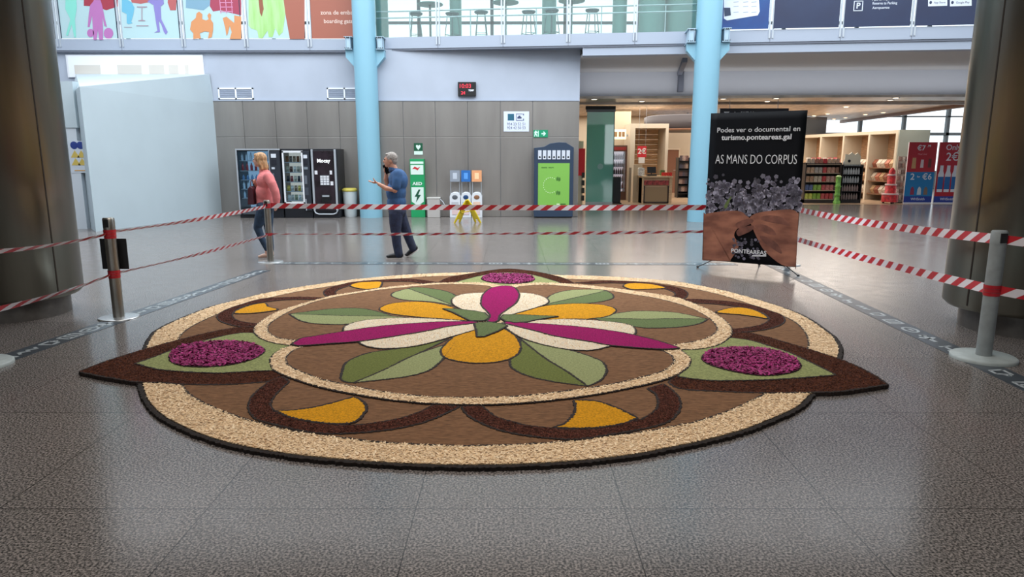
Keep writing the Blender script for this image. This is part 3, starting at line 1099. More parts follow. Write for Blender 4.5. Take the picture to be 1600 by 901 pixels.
# black board behind the left post
zb0, zb1 = P(180, 422, PL.y).z, P(180, 374, PL.y).z
sb = thing('sign_board', 'small black board hung behind the left steel barrier post', 'sign', (PL.x - .02, PL.y + .075, zb0))
mb = MB().box((0, 0, (zb1 - zb0) / 2), (0.265, 0.012, zb1 - zb0))
mk('board', mb, m_blk, sb, bev=.003)
mk('clip', MB().box((0, -.014, (zb1 - zb0) / 2), (0.05, 0.018, 0.06)), m_post, sb)

# tape material: diagonal red and white by length along the tape (uv)


def tape_mat(name, red, white, period=0.2):
    m = bpy.data.materials.new(name)
    m.use_nodes = True
    nt = m.node_tree
    b = nt.nodes['Principled BSDF']
    b.inputs['Roughness'].default_value = 0.35
    uv = nt.nodes.new('ShaderNodeUVMap')
    sp = nt.nodes.new('ShaderNodeSeparateXYZ')
    nt.links.new(uv.outputs[0], sp.inputs[0])
    a = nt.nodes.new('ShaderNodeMath')
    a.operation = 'ADD'
    nt.links.new(sp.outputs[0], a.inputs[0])
    nt.links.new(sp.outputs[1], a.inputs[1])
    f = nt.nodes.new('ShaderNodeMath')
    f.operation = 'FRACT'
    nt.links.new(a.outputs[0], f.inputs[0])
    g = nt.nodes.new('ShaderNodeMath')
    g.operation = 'GREATER_THAN'
    g.inputs[1].default_value = 0.5
    nt.links.new(f.outputs[0], g.inputs[0])
    mx = nt.nodes.new('ShaderNodeMix')
    mx.data_type = 'RGBA'
    mx.inputs[6].default_value = rgb(red)
    mx.inputs[7].default_value = rgb(white)
    nt.links.new(g.outputs[0], mx.inputs[0])
    nt.links.new(mx.outputs[2], b.inputs['Base Color'])
    return m


m_tape = tape_mat('barrier_tape', (186, 38, 48), (222, 216, 220))


def tape(a, b_, w, label, sag=0.03, tilt0=0.0, tilt1=0.0, slant=0.5, per=0.21, wraps=(), n=48, ends=(0.058, 0.058)):
    """a thin plastic ribbon hung from a to b_, its face turned by tilt (radians) from upright"""
    a, b_ = Vector(a), Vector(b_)
    d = (b_ - a).normalized()
    a = a + d * ends[0]
    b_ = b_ - d * ends[1]
    L = (b_ - a).length
    side = d.cross(Vector((0, 0, 1))).normalized()
    vs, uvs, fs = [], [], []
    for i in range(n + 1):
        t = i / n
        p = a.lerp(b_, t) - Vector((0, 0, sag * 4 * t * (1 - t)))
        ti = tilt0 + (tilt1 - tilt0) * t + 0.22 * math.sin(t * L * 2.3)
        up = Vector((0, 0, 1)) * math.cos(ti) + side * math.sin(ti)
        vs += [p + up * w / 2, p - up * w / 2]
        u = t * L / per
        uvs += [(u, 0), (u, slant)]
    mb = MB()
    luv = []
    for i in range(n):
        fs.append((2 * i, 2 * i + 1, 2 * i + 3, 2 * i + 2))
        for k in fs[-1]:
            luv.append(uvs[k])
    mb.add(vs, fs)
    mb.uv = luv
    o = mk('barrier_tape', mb, m_tape)
    so = o.modifiers.new('solid', 'SOLIDIFY')
    so.thickness = 0.0006
    tag(o, label, 'barrier tape')
    for (c, r, z, hh, rz) in wraps:
        w_ = MB()
        for k in range(3):
            w_.lathe([(r + .002 + .001 * k, z - hh / 2 + hh * k / 3), (r + .003 + .001 * k, z - hh / 2 + hh * (k + .9) / 3)], 24, (c[0], c[1], 0), cap=False)
        k_ = mk('tape_wrap', w_, mat('tape_red', (176, 30, 42), 0.4), o)
    return o


def at(p, z):
    return Vector((p.x, p.y, z))


PB = (F(1090, 418) + F(1246, 432)) / 2 + Vector((0.16, 0.22, 0))      # rear pole of the banner stand
HP = Vector((4.15, 10.3, 0))
post(HP, .95, .048, .19, 'steel barrier post standing hidden behind the black banner', m_post, m_base)
tape(at(PLL, .875), at(PL, .85), 0.045, 'upper striped tape left of the board carrying post', tilt0=.3, tilt1=.9)
tape(at(PLL, .40), at(PL, .45), 0.055, 'lower striped tape left of the board carrying post', tilt0=.2, tilt1=.9)
tape(at(PL, .865), at(PM, .855), 0.055, 'upper striped tape from the board post to the post by the woman', tilt0=1.0, tilt1=.1, sag=.02, per=.17, wraps=[(PL, .052, .85, .09, 0)])
tape(at(PL, .45), at(PM, .42), 0.05, 'lower striped tape from the board post to the post by the woman', tilt0=.9, tilt1=.5, sag=.02, per=.17, wraps=[(PL, .052, .45, .08, 0)])
tape(at(PM, .865), at(HP, .865), 0.078, 'upper striped tape from the post by the woman to the banner', sag=.02, n=80, wraps=[(PM, .048, .865, .07, 0)])
tape(at(PM, .43), at(HP, .52), 0.05, 'lower striped tape from the post by the woman to the banner', sag=.02, tilt0=1.0, tilt1=.25, n=80, wraps=[(PM, .048, .43, .04, 0)])
tape(at(HP, .85), at(PR, .965), 0.078, 'upper striped tape from the banner to the grey post', sag=.035, n=80)
tape(at(HP, .42), at(PR, .565), 0.078, 'lower striped tape from the banner to the grey post', sag=.02, n=80, wraps=[(PR, .057, .565, .09, 0)])
PRR = PR + Vector((0.95, -1.35, 0))
tape(at(PR, .965), at(PRR, 1.0), 0.07, 'upper striped tape running off right from the grey post', sag=.03, tilt1=.2)
tape(at(PR, .565), at(PRR, .60), 0.075, 'lower striped tape running off right from the grey post', sag=.03, tilt1=.2)

# ================================================================== BANNER
bl, brr = P(1099, 405.7, 10.05), P(1243, 417.4, 9.36)
bw = math.hypot(brr.x - bl.x, brr.y - bl.y)
brz = math.atan2(brr.y - bl.y, brr.x - bl.x)
bmid = Vector(((bl.x + brr.x) / 2, (bl.y + brr.y) / 2, 0))
BZ0, BZ1 = bl.z, P(1112, 177, 10.05).z
bn = thing('banner_stand', 'tall black banner with hands and petals on a spider stand', 'banner', bmid, brz)
m_ban = mat('banner_black', (7, 9, 15), 0.6, spec=.15)
mb = MB()
nx, nz = 12, 20
vs = []
for j in range(nz + 1):
    for i in range(nx + 1):
        u, v = i / nx, j / nz
        x = (u - .5) * bw * (1 - 0.006 * math.sin(v * PI))
        y = 0.012 * math.sin(u * PI) * math.sin(v * PI * 2) - 0.02 * math.sin(v * PI)
        z = BZ0 + (BZ1 - BZ0) * v + 0.02 * (1 - u) * (0 if v < .5 else 0)
        vs.append((x, y, z))
fs = [(j * (nx + 1) + i, j * (nx + 1) + i + 1, (j + 1) * (nx + 1) + i + 1, (j + 1) * (nx + 1) + i) for j in range(nz) for i in range(nx)]
mb.add(vs, fs, True)
sheet = mk('sheet', mb, m_ban, bn)
sheet.modifiers.new('solid', 'SOLIDIFY').thickness = 0.003


def BN(px, py, off=-0.026):
    """photo pixel on the banner plane -> banner local point"""
    nrm = Vector((math.sin(brz), -math.cos(brz), 0))
    p = HIT(px, py, bmid, nrm)
    d = p - bmid
    ux = Vector((math.cos(brz), math.sin(brz), 0))
    return Vector((d.dot(ux), off, p.z))


def bpoly(pts, name, m, off=-0.026, smooth=True, parent=bn, th=.0008):
    q = [BN(x, y, off) for x, y in pts]
    if smooth:
        q = [Vector(v) for v in catmull([tuple(v) for v in q], 4)]
    mb = MB().prism(q, (0, -th, 0))
    return mk(name, mb, m, parent)


# print of petals: a band of pale blossoms
m_skin_print = mat('printed_hands', (172, 112, 88), 0.5, c2=(112, 66, 52), scale=2.6, stretch=(1, 1, 2.2))
m_skin_print2 = mat('printed_fingers', (140, 88, 72), 0.5, c2=(92, 54, 46), scale=6)
mb = MB()
mb2 = MB()
for i in range(620):
    py = 268 + abs(random.gauss(0, 1)) * 0 + random.betavariate(2.2, 2.0) * 74
    px = random.uniform(1106, 1252) - (py - 268) * .02
    dense = min(1, (py - 262) / 40)
    if random.random() > dense:
        continue
    p = BN(px, py, -0.0255)
    r = random.uniform(0.018, 0.040)
    n = 5
    a0 = random.uniform(0, 6)
    pts = [p + Vector((r * (1 if k % 2 == 0 else .82) * math.cos(a0 + k * PI / n), 0, r * (1 if k % 2 == 0 else .82) * math.sin(a0 + k * PI / n))) for k in range(2 * n)]
    (mb if random.random() < .6 else mb2).prism(pts, (0, -.0006, 0))
mk('printed_blossom', mb, mat('print_lilac', (132, 128, 142), 0.5, island=0.3), bn)['kind'] = 'stuff'
mk('printed_blossom', mb2, mat('print_shade', (88, 84, 98), 0.5, island=0.4), bn)['kind'] = 'stuff'
bpoly([(1132, 322), (1138, 312), (1144, 306), (1141, 314), (1136, 325)], 'printed_leaf', mat('print_green', (92, 108, 60), 0.5), -.027)
bpoly([(1101.5, 334), (1101.5, 334), (1120, 331), (1140, 329), (1158, 330), (1166, 336), (1174, 342), (1172, 348), (1160, 352), (1152, 358), (1148, 368), (1155, 384), (1142, 406), (1142, 406), (1128, 406.5), (1100, 404), (1100, 404), (1100.5, 370)],
      'printed_hand', m_skin_print, -.0275)
bpoly([(1176, 336), (1190, 331), (1215, 328), (1238, 327), (1248, 333), (1248, 333), (1246.5, 360), (1243, 416), (1243, 416), (1222, 413), (1196, 392), (1184, 372), (1176, 354), (1172, 343)],
      'printed_hand', m_skin_print, -.0275)
for pts in ([(1150, 350), (1160, 344), (1174, 341), (1178, 346), (1168, 352), (1156, 357)], [(1152, 360), (1164, 354), (1178, 352), (1176, 359), (1162, 366), (1154, 368)],
            [(1180, 352), (1192, 350), (1206, 356), (1214, 366), (1204, 366), (1190, 360)], [(1186, 340), (1204, 336), (1224, 340), (1236, 352), (1222, 350), (1200, 346)],
            [(1188, 368), (1204, 372), (1218, 384), (1222, 396), (1208, 388), (1194, 378)]):
    bpoly(pts, 'printed_finger', m_skin_print2, -.0288)
mb = MB()
for i in range(60):
    p = BN(random.uniform(1146, 1188), random.uniform(372, 404), -.0292)
    r = random.uniform(.012, .025)
    mb.prism([p + Vector((r * math.cos(k * 1.05), 0, r * math.sin(k * 1.05))) for k in range(6)], (0, -.0004, 0))
mk('printed_blossom', mb, mat('print_shade', (88, 84, 98), 0.5, island=0.4), bn)['kind'] = 'stuff'
m_ink = mat('print_white', (222, 222, 224), 0.5)
wpx = lambda a, b_, y: (BN(b_, y) - BN(a, y)).length


def btext(s, xa, xb, yc, size_px, bold=0.0, name='lettering', sxf=None):
    c = BN((xa + xb) / 2, yc)
    h = abs(BN(xa, yc - size_px / 2).z - BN(xa, yc + size_px / 2).z)
    t = text(name, s, h, m_ink, None, (0, 0, 0), 0, depth=.0006, bold=bold)
    xs = [v.co.x for v in t.data.vertices]
    k = wpx(xa, xb, yc) / (max(xs) - min(xs))
    mid = (max(xs) + min(xs)) / 2
    t.data.transform(Matrix.Translation((c.x, -.031, c.z)) @ Matrix.Diagonal((k, 1, 1, 1)) @ Matrix.Translation((-mid, 0, 0)))
    t.parent = bn
    return t


btext('Podes ver o documental en', 1120, 1249, 202.5, 10.5, .0006)
btext('turismo.ponteareas.gal', 1127, 1236, 214.5, 11, .0022)
btext('AS MANS DO CORPUS', 1117, 1244, 249.5, 20, -.001)
btext('PONTEAREAS', 1143, 1198, 393, 8.5, .0016)
bpoly([(1176, 398), (1198, 398), (1198, 400), (1176, 400)], 'small_text_line', m_ink, -.0305, smooth=False)
# spider frame: rear pole, arms, feet
R_ = Matrix.Rotation(-brz, 3, 'Z')
hub = R_ @ Vector((PB.x - bmid.x, PB.y - bmid.y, 0))
fl, fr = F(1090, 418), F(1247, 432)
lf = R_ @ (Vector((fl.x, fl.y, 0)) - Vector((bmid.x, bmid.y, 0)))
rf = R_ @ (Vector((fr.x, fr.y, 0)) - Vector((bmid.x, bmid.y, 0)))
mk('pole', MB().tube([(hub.x, hub.y, 0.25), (hub.x * .6, hub.y * .8, 1.1), (0, 0.03, BZ1 - .35)], 0.011, 8), m_blk, bn)
for p, q in ((lf, (lf.x * .2 + hub.x * .8, hub.y, .33)), (rf, (rf.x * .2 + hub.x * .8, hub.y, .33)), (Vector((hub.x, hub.y + .45, 0)), (hub.x, hub.y, .33))):
    leg = mk('leg', MB().tube([(p.x, p.y, .012), q], 0.007, 6), m_blk, bn)
    mk('rubber_foot', MB().ell((p.x, p.y, .015), (.02, .02, .015)), m_blk, leg)
for s in (-1, 1):
    mk('arm', MB().tube([(0, .03, BZ1 - .35), (s * bw * .49, .012, BZ1 - .02)], .006, 6), m_blk, bn)
    mk('arm', MB().tube([(hub.x, hub.y, .33), (s * bw * .49, .012, BZ0 + .02)], .006, 6), m_blk, bn)

# ================================================================== FLOOR STRIPS
m_strip = mat('strip_charcoal', (66, 72, 78), 0.28, var=0.04, scale=5)
m_icon = mat('strip_icon_white', (166, 172, 174), 0.3)


def strip(a, b_, w, label, n, flip=False):
    a, b_ = Vector(a), Vector(b_)
    d = (b_ - a)
    L = d.length
    rz = math.atan2(d.y, d.x)
    t = thing('floor_strip', label, 'floor strip', ((a.x + b_.x) / 2, (a.y + b_.y) / 2, 0), rz)
    mk('strip_sheet', MB().bb(-L / 2, L / 2, -w / 2, w / 2, 0.0005, 0.0025), m_strip, t)
    k = w * .27
    for i in range(n):
        cx = -L / 2 + L * (i + .5) / n
        mb = MB()

        def seg(x0, y0, x1, y1, tw=.012):
            p, q = Vector((cx + x0 * k, y0 * k, 0)), Vector((cx + x1 * k, y1 * k, 0))
            e = (q - p).normalized()
            nn = Vector((-e.y, e.x, 0)) * tw
            z = Vector((0, 0, .0026))
            mb.prism([p + nn + z, q + nn + z, q - nn + z, p - nn + z], (0, 0, .001))
        ty = i % 6
        if ty == 0:      # suitcase
            for s in ((-1.5, -1, 1.5, -1), (1.5, -1, 1.5, 1), (1.5, 1, -1.5, 1), (-1.5, 1, -1.5, -1), (-.5, -1, -.5, 1), (.5, -1, .5, 1)):
                seg(*s)
        elif ty == 1:    # oval
            q = [(1.6 * math.cos(a_), math.sin(a_)) for a_ in np.linspace(0, 2 * PI, 13)]
            for u, v in zip(q[:-1], q[1:]):
                seg(u[0], u[1], v[0], v[1])
            seg(-.6, 0, .6, .2)
        elif ty == 2:    # aeroplane
            for s in ((-1.8, 0, 1.8, 0), (.2, 0, -.8, 1.1), (.2, 0, -.8, -1.1), (-1.6, 0, -2, .5), (-1.6, 0, -2, -.5)):
                seg(*s, .018)
        elif ty == 3:    # bench
            for s in ((-1.4, .8, -1.1, -.2), (-1.1, -.2, 1.2, -.2), (1.2, -.2, 1.2, -1), (-1.0, -.2, -1, -1)):
                seg(*s, .015)
        elif ty == 4:    # wave
            for s in ((-1.8, -.5, -1, .5), (-1, .5, -.3, -.5), (-.3, -.5, .4, .5), (.4, .5, 1.1, -.5), (1.1, -.5, 1.8, .5)):
                seg(*s)
        else:            # cup
            for s in ((-1, .9, -.7, -.9), (-.7, -.9, .7, -.9), (.7, -.9, 1, .9), (1, .9, -1, .9), (1, .5, 1.6, .2), (1.6, .2, .9, -.2)):
                seg(*s)
        mk('printed_icon', mb, m_icon, t)
    return t


ra, rb = (F(1300, 450) + F(1300, 466)) / 2, (F(1600, 584) + F(1600, 616)) / 2
dr = (rb - ra).normalized()
strip(ra - dr * 2.6, rb + dr * 1.2, 0.22, 'dark floor strip with white icons right of the carpet', 22)
la, lb_ = (F(60, 532) + F(60, 554)) / 2, F(412, 422)
dl = (lb_ - la).normalized()
strip(la - dl * 1.2, lb_, 0.22, 'dark floor strip with white icons left of the carpet', 22)
fa, fb = F(430, 411), F(1150, 412.5)
strip(fa, fb, 0.22, 'dark floor strip with white icons beyond the carpet', 26)

# ================================================================== ALONG THE BACK WALL
m_vblk = mat('vending_black', (26, 28, 34), 0.35)
m_vgrey = mat('vending_silver', (186, 192, 200), 0.35, metal=0.4)
m_vin = mat('vending_interior', (150, 180, 206), 0.5, emit=0.8)
m_vin2 = mat('snack_interior', (216, 208, 196), 0.5, emit=0.8)
m_vglass = glass('vending_glass', (225, 236, 242), 0.08)


def WP_(px, py, Y=WALLY):
    return P(px, py, Y)


VY = 18.36
vb = lambda px: P(px, 330, VY).x
vh = 1.80

# -- drinks machine
xa, xb = vb(374), vb(443.5)
v1 = thing('vending_machine', 'blue lit cold drinks vending machine behind the woman', 'vending machine', ((xa + xb) / 2, VY, 0))
w = xb - xa - .02
mb = MB()
mb.bb(-w / 2, w / 2, 0.02, 0.78, 0.0, 0.25).bb(-w / 2, w / 2, 0.02, .78, 1.74, vh).bb(-w / 2, -w / 2 + .04, 0.02, .78, .25, 1.74)
mb.bb(w / 2 - .30, w / 2, .02, .78, .25, 1.74).bb(-w / 2, w / 2, .72, .78, .25, 1.74)
mk('cabinet', mb, m_vblk, v1, bev=.006)
fx0, fx1 = -w / 2 + .045, w / 2 - .30
mk('interior', MB().bb(fx0, fx1, .69, .71, .25, 1.74), m_vin, v1)
mb = MB()
mb.bb(-w / 2, -w / 2 + .03, -.01, .02, .1, vh - .03)
mb.bb(-w / 2, w / 2, -.01, .02, vh - .035, vh)
mb.bb(fx1, fx1 + .02, -.01, .02, .25, vh - .03)
mk('door_frame', mb, m_vgrey, v1)
mk('door_glass', MB().bb(fx0, fx1, -.002, .004, .27, 1.74), m_vglass, v1)
cp = mk('control_panel', MB().bb(fx1 + .02, w / 2 - .01, -.02, .02, .25, 1.74), mat('panel_dark', (44, 48, 56), .35), v1, bev=.004)
for (z, h_, c, ww) in ((1.62, .1, (206, 212, 220), .13), (1.45, .13, (28, 30, 40), .13), (1.3, .05, (190, 196, 206), .08), (1.02, .3, (92, 98, 108), .05), (.6, .16, (60, 66, 74), .15)):
    mk('panel_window', MB().bb(fx1 + .07, fx1 + .07 + ww, -.03, -.019, z - h_ / 2, z + h_ / 2), mat('pw%d' % c[0], c, .4), cp)
mk('pickup_flap', MB().bb(fx0 + .05, fx1 - .05, -.025, .0, .1, .22), mat('flap_grey', (70, 76, 84), .4), v1)
BOT = {}


def bottle(name, loc, h, r, cb, cc, label, group, cat='bottle'):
    k = (name, h, r, cb, cc)
    if k not in BOT:
        mb = MB().lathe([(r * .9, 0), (r, h * .06), (r, h * .55), (r * .85, h * .68), (r * .4, h * .84), (r * .38, h * .9)], 12)
        mb.lathe([(r * .45, h * .9), (r * .45, h)], 10)
        BOT[k] = mk(name, mb, mat('b_%d_%d_%d' % cb, cb, .3))
        o = BOT[k]
    else:
        o = BOT[k].copy()
        COL.objects.link(o)
    o.location = loc
    return tag(o, label, cat, group)


PACK = {}


def pack(name, loc, d, c, label, group, cat='packet', rz=0, shape='box'):
    k = (name, d, c, shape)
    if k not in PACK:
        mb = MB()
        x, y, z = d
        if shape == 'bag':
            mb.add([(-x / 2, 0, 0), (x / 2, 0, 0), (x / 2, y * .3, z), (-x / 2, y * .3, z), (-x * .4, -y * .5, z * .5), (x * .4, -y * .5, z * .5), (-x / 2, y * .5, 0), (x / 2, y * .5, 0)],
                   [(0, 1, 5, 4), (4, 5, 2, 3), (0, 4, 3), (1, 2, 5), (6, 3, 2, 7), (0, 6, 7, 1), (0, 3, 6), (1, 7, 2)])
        else:
            b = .12 * min(x, z)
            mb.prism([(-x / 2 + b, -y / 2, 0), (x / 2 - b, -y / 2, 0), (x / 2, -y / 2, b), (x / 2, -y / 2, z - b), (x / 2 - b, -y / 2, z), (-x / 2 + b, -y / 2, z), (-x / 2, -y / 2, z - b), (-x / 2, -y / 2, b)], (0, y, 0))
        PACK[k] = mk(name, mb, mat('p_%d_%d_%d' % c, c, .5, var=.15, scale=25))
        o = PACK[k]
    else:
        o = PACK[k].copy()
        COL.objects.link(o)
    o.matrix_basis = Matrix.Translation(loc) @ Matrix.Rotation(rz, 4, 'Z')
    return tag(o, label, cat, group)


vx = (xa + xb) / 2
rows = [(1.50, (196, 212, 226), 'clear bottle'), (1.24, (150, 60, 66), 'red bottle'), (1.0, (92, 130, 170), 'blue can'), (.76, (190, 206, 220), 'pale bottle'), (.52, (176, 196, 214), 'milky bottle')]
ordn = ['top', 'second', 'third', 'fourth', 'bottom']
for ri, (z, c, nm) in enumerate(rows):
    mk('shelf', MB().bb(fx0, fx1, .1, .69, z - .02, z), m_vgrey, v1)
    for i in range(7):
        x = fx0 + .06 + (fx1 - fx0 - .12) * i / 6
        bottle(nm.split()[1], (vx + x, VY + .16, z), .2 if 'bottle' in nm else .13, .032, c, c, '%s on the %s shelf of the drinks machine' % (nm, ordn[ri]), '%ss on the %s drinks shelf' % (nm, ordn[ri]), nm.split()[1])

# -- snack machine
xa, xb = vb(444.5), vb(489)
v2 = thing('vending_machine', 'snack vending machine with white framed glass door, middle of three', 'vending machine', ((xa + xb) / 2, VY, 0))
w = xb - xa - .02
mb = MB()
mb.bb(-w / 2, w / 2, 0.02, 0.78, 0.0, 0.38).bb(-w / 2, w / 2, 0.02, .78, 1.72, vh).bb(-w / 2, -w / 2 + .03, 0.02, .78, .38, 1.72)
mb.bb(w / 2 - .20, w / 2, .02, .78, .38, 1.72).bb(-w / 2, w / 2, .72, .78, .38, 1.72)
mk('cabinet', mb, m_vblk, v2, bev=.006)
fx0, fx1 = -w / 2 + .035, w / 2 - .20
mk('interior', MB().bb(fx0, fx1, .5, .52, .38, 1.72), m_vin2, v2)
mb = MB()
mb.bb(fx0 - .02, fx0 + .02, -.02, .02, .38, 1.74).bb(fx1 - .02, fx1 + .02, -.02, .02, .38, 1.74).bb(fx0 - .02, fx1 + .02, -.02, .02, 1.7, 1.75).bb(fx0 - .02, fx1 + .02, -.02, .02, .36, .42)
mk('door_frame', mb, mat('frame_white', (222, 224, 228), .4), v2)
mk('door_glass', MB().bb(fx0 + .02, fx1 - .02, -.002, .004, .42, 1.7), m_vglass, v2)
cp = mk('control_panel', MB().bb(fx1 + .02, w / 2 - .01, -.02, .02, .2, 1.74), mat('panel_dark', (44, 48, 56), .35), v2, bev=.004)
for (z, h_, c, ww) in ((1.6, .09, (206, 212, 220), .1), (1.45, .12, (28, 30, 40), .1), (1.3, .06, (120, 130, 140), .1), (1.0, .22, (92, 98, 108), .07), (.7, .2, (64, 70, 80), .09), (.35, .3, (170, 176, 184), .02)):
    mk('panel_window', MB().bb(fx1 + .04, fx1 + .04 + ww, -.03, -.019, z - h_ / 2, z + h_ / 2), mat('pw%d' % c[0], c, .4), cp)
vx = (xa + xb) / 2
cols = [[(150, 96, 60), (120, 110, 100), (180, 150, 120)], [(170, 160, 140), (96, 60, 48), (196, 190, 180)], [(60, 56, 60), (140, 60, 56), (190, 180, 160)], [(210, 180, 80), (200, 196, 190), (150, 120, 90)], [(206, 206, 200), (170, 170, 160), (120, 130, 100)]]
for ri, z in enumerate((1.46, 1.2, .95, .7, .46)):
    mk('shelf', MB().bb(fx0, fx1, .08, .5, z - .02, z), m_vgrey, v2)
    for i in range(5):
        x = fx0 + .06 + (fx1 - fx0 - .12) * i / 4
        pack('snack_packet', (vx + x, VY + .14, z), (.075, .05, .15), cols[ri][i % 3], 'small snack packet on the %s shelf of the snack machine' % ordn[ri], 'snack packets on the %s shelf' % ordn[ri], shape='bag')

# -- coffee machine
xa, xb = vb(489.5), vb(531)
v3 = thing('vending_machine', 'black coffee vending machine with keypad beside the yellow lidded bin', 'vending machine', ((xa + xb) / 2, VY, 0))
w = xb - xa - .02
mk('cabinet', MB().bb(-w / 2, w / 2, 0.02, 0.78, 0, vh), m_vblk, v3, bev=.008)
mk('front_panel', MB().bb(-w / 2 + .07, w / 2 - .09, -.02, .02, .2, 1.75), mat('coffee_front', (36, 28, 34), .25, var=.3, scale=3), v3, bev=.004)
for s in (0, 1):
    x = -w / 2 + .01 if s == 0 else w / 2 - .075
    mk('side_trim', MB().bb(x, x + .05, -.03, .02, .2, 1.78), m_vgrey, v3, bev=.004)
q = [(-w / 2 + .02, 0, .2), (-w / 2 + .06, 0, .13), (-w / 2 + .14, 0, .1), (w / 2 - .16, 0, .1), (w / 2 - .08, 0, .13), (w / 2 - .04, 0, .2)]
mk('kick_trim', MB().tube([(a[0], -.01, a[2]) for a in q], .018, 8), m_vgrey, v3)
text('lettering', 'Mocay', .13, mat('sign_white_lit', (236, 238, 240), .5, emit=.5), v3, (-.01, -.022, 1.49), depth=.002, bold=.003)
kp = mk('keypad', MB().bb(-.12, .13, -.03, -.02, .86, 1.12), mat('keypad_back', (90, 92, 100), .4), v3)
for i in range(3):
    for j in range(4):
        mk('button', MB().bb(-.11 + i * .08, -.045 + i * .08, -.036, -.03, .87 + j * .062, .92 + j * .062), mat('button_pale', (216, 216, 222), .4), kp)
mk('coin_slot', MB().bb(.15, .22, -.035, -.02, .86, .96), mat('button_pale', (216, 216, 222), .4), v3)
mk('badge', MB().bb(-w / 2 + .09, -w / 2 + .16, -.03, -.02, 1.14, 1.24), mat('button_pale', (216, 216, 222), .4), v3)
mk('badge', MB().bb(.14, .20, -.03, -.02, 1.14, 1.24), mat('button_pale', (216, 216, 222), .4), v3)
cu_ = mk('cup_bay', MB().bb(-.11, .13, -.026, -.019, .42, .62), mat('bay_dark', (18, 18, 22), .4), v3)
mk('cup_hood', MB().bb(-.08, .1, -.05, -.02, .56, .6), m_vgrey, cu_)

# -- bin with yellow lid
bx = P(548, 330, 18.75)
t = thing('waste_bin', 'tall white waste bin with yellow rim beside the coffee machine', 'waste bin', (bx.x, 18.75, 0))
mk('body', MB().lathe([(.15, 0), (.165, .05), (.19, .66), (.19, .68)], 20), mat('bin_white', (196, 204, 206), .45), t)
mk('rim', MB().lathe([(.19, .68), (.205, .69), (.205, .74), (.15, .77), (.02, .775)], 20), mat('bin_yellow', (196, 182, 82), .5), t)

# -- defibrillator sign and cabinet
DY = 18.56
xa, xb = P(641.5, 300, DY).x, P(663.5, 300, DY).x
cx, w = (xa + xb) / 2, xb - xa
t = thing('defibrillator_cabinet', 'green and white defibrillator cabinet standing against the steel wall', 'first aid cabinet', (cx, DY, 0))
m_gr = mat('aed_green', (30, 150, 92), .4)
hz = P(650, 248, DY).z
mk('cabinet', MB().bb(-w / 2, w / 2, 0, .2, 0, hz), m_gr, t, bev=.005)
mk('header', MB().bb(-w / 2 + .015, w / 2 - .015, -.006, 0, hz - .13, hz - .07), mat('aed_white', (214, 232, 224), .4), t)
mk('picture_panel', MB().bb(-w / 2 + .02, w / 2 - .02, -.006, 0, hz - .41, hz - .16), mat('aed_white', (214, 232, 224), .4), t)
mk('picture_mark', MB().prism([(-.13, -.007, hz - .27), (-.06, -.007, hz - .2), (.02, -.007, hz - .24), (.09, -.007, hz - .2), (.02, -.007, hz - .3), (-.06, -.007, hz - .26)], (0, -.002, 0)), mat('aed_red', (196, 40, 50), .5), t)
text('lettering', 'AED', .11, mat('aed_white', (214, 232, 224), .4), t, (0, -.004, .89), depth=.002, bold=.004, sx=1.2)
q = [(-.18, .8), (.18, .8), (.18, .42), (0, .3), (-.18, .42)]
sh = mk('shield', MB().prism([(x * w / .42, -.001, z) for x, z in q], (0, -.005, 0)), mat('aed_white', (214, 232, 224), .4), t)
q = [(.03, .74), (-.08, .55), (-.01, .55), (-.05, .40), (.09, .6), (.015, .6), (.08, .74)]
mk('lightning_bolt', MB().prism([(x, -.007, z) for x, z in q], (0, -.003, 0)), mat('aed_dark', (16, 82, 56), .4), sh)
a, b_ = P(647, 223.5, WR), P(661, 241.5, WR)
t = thing('defibrillator_sign', 'small green heart sign on the wall above the defibrillator cabinet', 'sign', ((a.x + b_.x) / 2, WR - .035, b_.z))
hw, hh = (b_.x - a.x) / 2, a.z - b_.z
mk('plate', MB().bb(-hw, hw, -.01, 0, 0, hh), mat('aed_white', (214, 232, 224), .4), t)
gp = mk('green_field', MB().bb(-hw, hw, -.014, -.01, hh * .32, hh), mat('aed_dark', (16, 102, 76), .4), t)
hp = [(.16 * math.sin(s_) ** 3 * hw * 3.4, (.13 * math.cos(s_) - .05 * math.cos(2 * s_) - .02 * math.cos(3 * s_)) * hh * 1.6) for s_ in np.linspace(0, 2 * PI, 25)[:-1]]
mk('heart', MB().prism([(x, -.0145, z + hh * .66) for x, z in hp], (0, -.002, 0)), mat('aed_white', (214, 232, 224), .4), gp)

# -- low box beside it
xa, xb = P(667.5, 320, 18.5).x, P(687, 320, 18.5).x
t = thing('low_cabinet', 'low pale metal box between the defibrillator and the recycling bins', 'box', ((xa + xb) / 2, 18.5, 0))
w = xb - xa
mk('body', MB().bb(-w / 2, w / 2, 0, .25, 0, .5), mat('box_pale', (176, 172, 168), .5), t, bev=.008)
mk('lid', MB().bb(-w / 2 - .01, w / 2 + .01, -.01, .26, .5, .53), mat('box_lid', (196, 194, 190), .5), t, bev=.006)
mk('handle', MB().tube([(w / 2 - .02, .1, .5), (w / 2 + .08, .05, .42), (w / 2 + .14, .05, .3)], .012, 6), m_vgrey, t)

